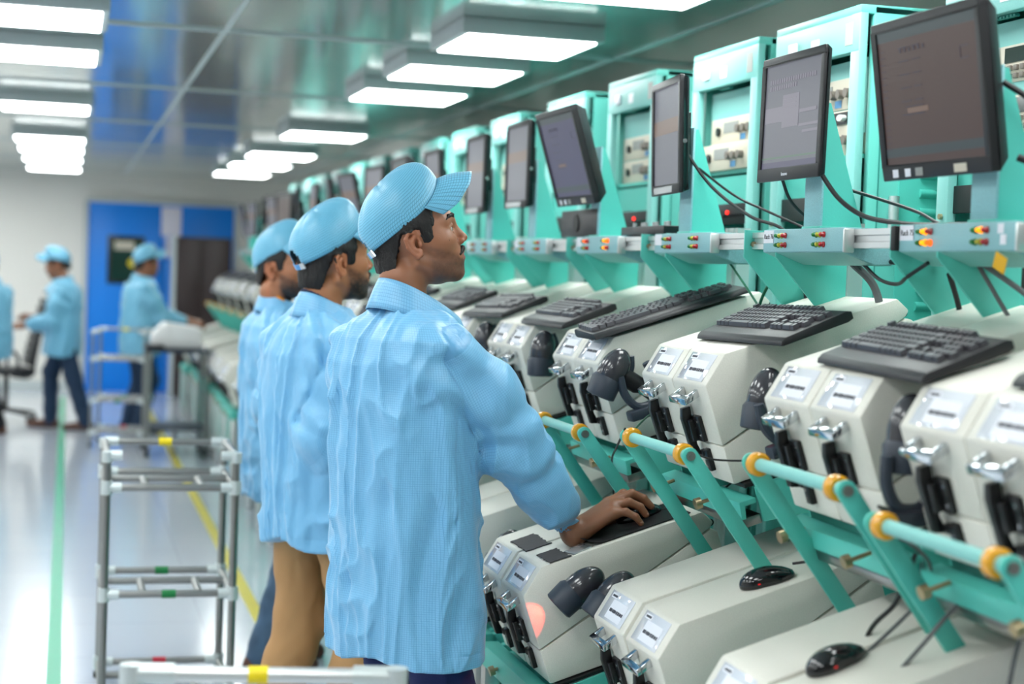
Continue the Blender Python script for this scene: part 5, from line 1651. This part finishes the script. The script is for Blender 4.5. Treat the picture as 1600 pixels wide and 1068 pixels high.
cable([(1.72,3.45,1.60), (1.77,3.44,1.55), (1.79,3.43,1.47), (1.79,3.42,1.38)], .009, 'cable_grey', 'thick grey cable curving down behind the Rack 76 light box')
cable([(1.72,3.02,1.58), (1.76,3.05,1.52), (1.78,3.06,1.46), (1.79,3.07,1.36)], .006, 'cable_black', 'black cable dropping behind the bracket marked Rack 75')
cable([(1.70,2.86,1.60), (1.75,2.80,1.55), (1.80,2.70,1.48), (1.84,2.62,1.42)], .006, 'cable_grey', 'grey cable slanting down under the light box marked Rack 75')
cable([(1.70,2.88,1.60), (1.74,2.85,1.52), (1.78,2.82,1.44), (1.80,2.80,1.38)], .0045, 'cable_grey', 'thin grey cable dropping steeply under the light box marked Rack 75')
cable([(1.62,4.32,1.92), (1.66,4.18,1.80), (1.72,4.05,1.72), (1.76,3.93,1.685), (1.78,3.86,1.60), (1.78,3.80,1.46)], .0045, 'cable_black', 'black cable from the foil strip monitor down past the rail')
cable([(1.66,4.36,1.88), (1.71,4.15,1.78), (1.74,4.0,1.735), (1.78,3.85,1.69), (1.80,3.78,1.665)], .0035, 'cable_black', 'thin black cable crossing behind the foil strip monitor\'s bracket')
cable([(1.74,3.86,1.60), (1.72,3.93,1.53), (1.72,3.98,1.46), (1.73,4.02,1.38)], .004, 'cable_green', 'thin dark green cable behind the edge-on keyboard')
cable([(1.72,4.18,1.60), (1.70,4.0,1.53), (1.66,3.80,1.47), (1.64,3.68,1.42)], .003, 'cable_green', 'thin dark cable slanting down from the third light box')
cable([(1.64,2.72,1.93), (1.72,2.66,1.87), (1.80,2.58,1.83), (1.86,2.48,1.80)], .006, 'cable_black', 'black cable leaving the brown monitor to the right')
cable([(1.64,2.66,1.79), (1.72,2.60,1.75), (1.80,2.54,1.71), (1.86,2.45,1.68)], .007, 'cable_black', 'black cable under the brown monitor running to the right edge')
cable([(1.48,3.985,.958), (1.53,3.96,.977), (1.55,3.92,.985), (1.585,3.86,1.02), (1.64,3.80,1.09)], .0025, 'cable_black', 'thin mouse cable running from the worker\'s mouse up the fixture')
cable([(1.505,3.235,.955), (1.54,3.20,.968), (1.57,3.16,.985), (1.585,3.10,1.02), (1.58,3.0,1.06), (1.50,2.75,1.13), (1.345,2.56,1.175)], .003, 'cable_black', 'mouse cable rising from the lone mouse to the lever bar')
cable([(1.345,2.60,.905), (1.39,2.62,.93), (1.44,2.62,.975), (1.46,2.58,1.03), (1.42,2.52,1.09), (1.34,2.47,1.14)], .0035, 'cable_grey', 'grey mouse cable at the bottom right rising to the lowest lever bar')
cable([(1.46,3.33,1.17), (1.45,3.22,1.185), (1.45,3.10,1.21), (1.47,3.02,1.245)], .0025, 'cable_black', 'thin black cable crossing the side of the fixture beneath the Rack 76 light box')
cable([(1.30,3.36,1.185), (1.35,3.34,1.165), (1.42,3.31,1.165), (1.45,3.25,1.175)], .0022, 'cable_black', 'thin cable tied to the amber ring of the lever right of the hand')
cable([(1.29,3.735,1.19), (1.32,3.88,1.13), (1.41,4.18,1.06), (1.47,4.33,.95)], .0028, 'cable_black', 'black cable hanging from the far end of the lever right of the hand')
cable([(1.30,3.70,1.19), (1.36,3.78,1.215), (1.42,3.86,1.225), (1.45,3.90,1.23)], .0025, 'cable_green', 'dark green cable from the lever up to the scanner with the red window')
cable([(1.25,3.72,.785), (1.29,3.68,.765), (1.34,3.64,.74), (1.40,3.58,.71)], .009, 'cable_black', 'thick black scanner cable slanting down behind the chrome handle')
cable([(1.43,2.58,1.09), (1.42,2.62,1.00), (1.40,2.68,.93), (1.385,2.72,.80)], .0045, 'cable_black', 'black cable hanging down beside the bottom right fixture')
cable([(1.50,2.42,1.10), (1.44,2.46,1.02), (1.40,2.48,.96), (1.36,2.50,.90)], .004, 'cable_grey', 'grey cable lying over the bottom right fixture')
cable([(1.50,2.30,1.13), (1.50,2.33,1.03), (1.49,2.35,.97), (1.47,2.36,.80)], .004, 'cable_grey', 'grey cable hanging at the right end of the bottom right fixture')

# the red aiming light of the scanner falls on the fixture beside it
ld = bpy.data.lights.new('scanner_beam', 'SPOT'); ld.energy = .9; ld.color = (1, .05, .03); ld.spot_size = math.radians(62); ld.spot_blend = .25; ld.shadow_soft_size = .004
lo_ = bpy.data.objects.new('scanner_beam', ld); C.objects.link(lo_)
lo_.location = (1.150, 3.800, .752)
lo_.rotation_euler = (Vector((1.103, 3.850, .712))-Vector(lo_.location)).to_track_quat('-Z', 'Y').to_euler()
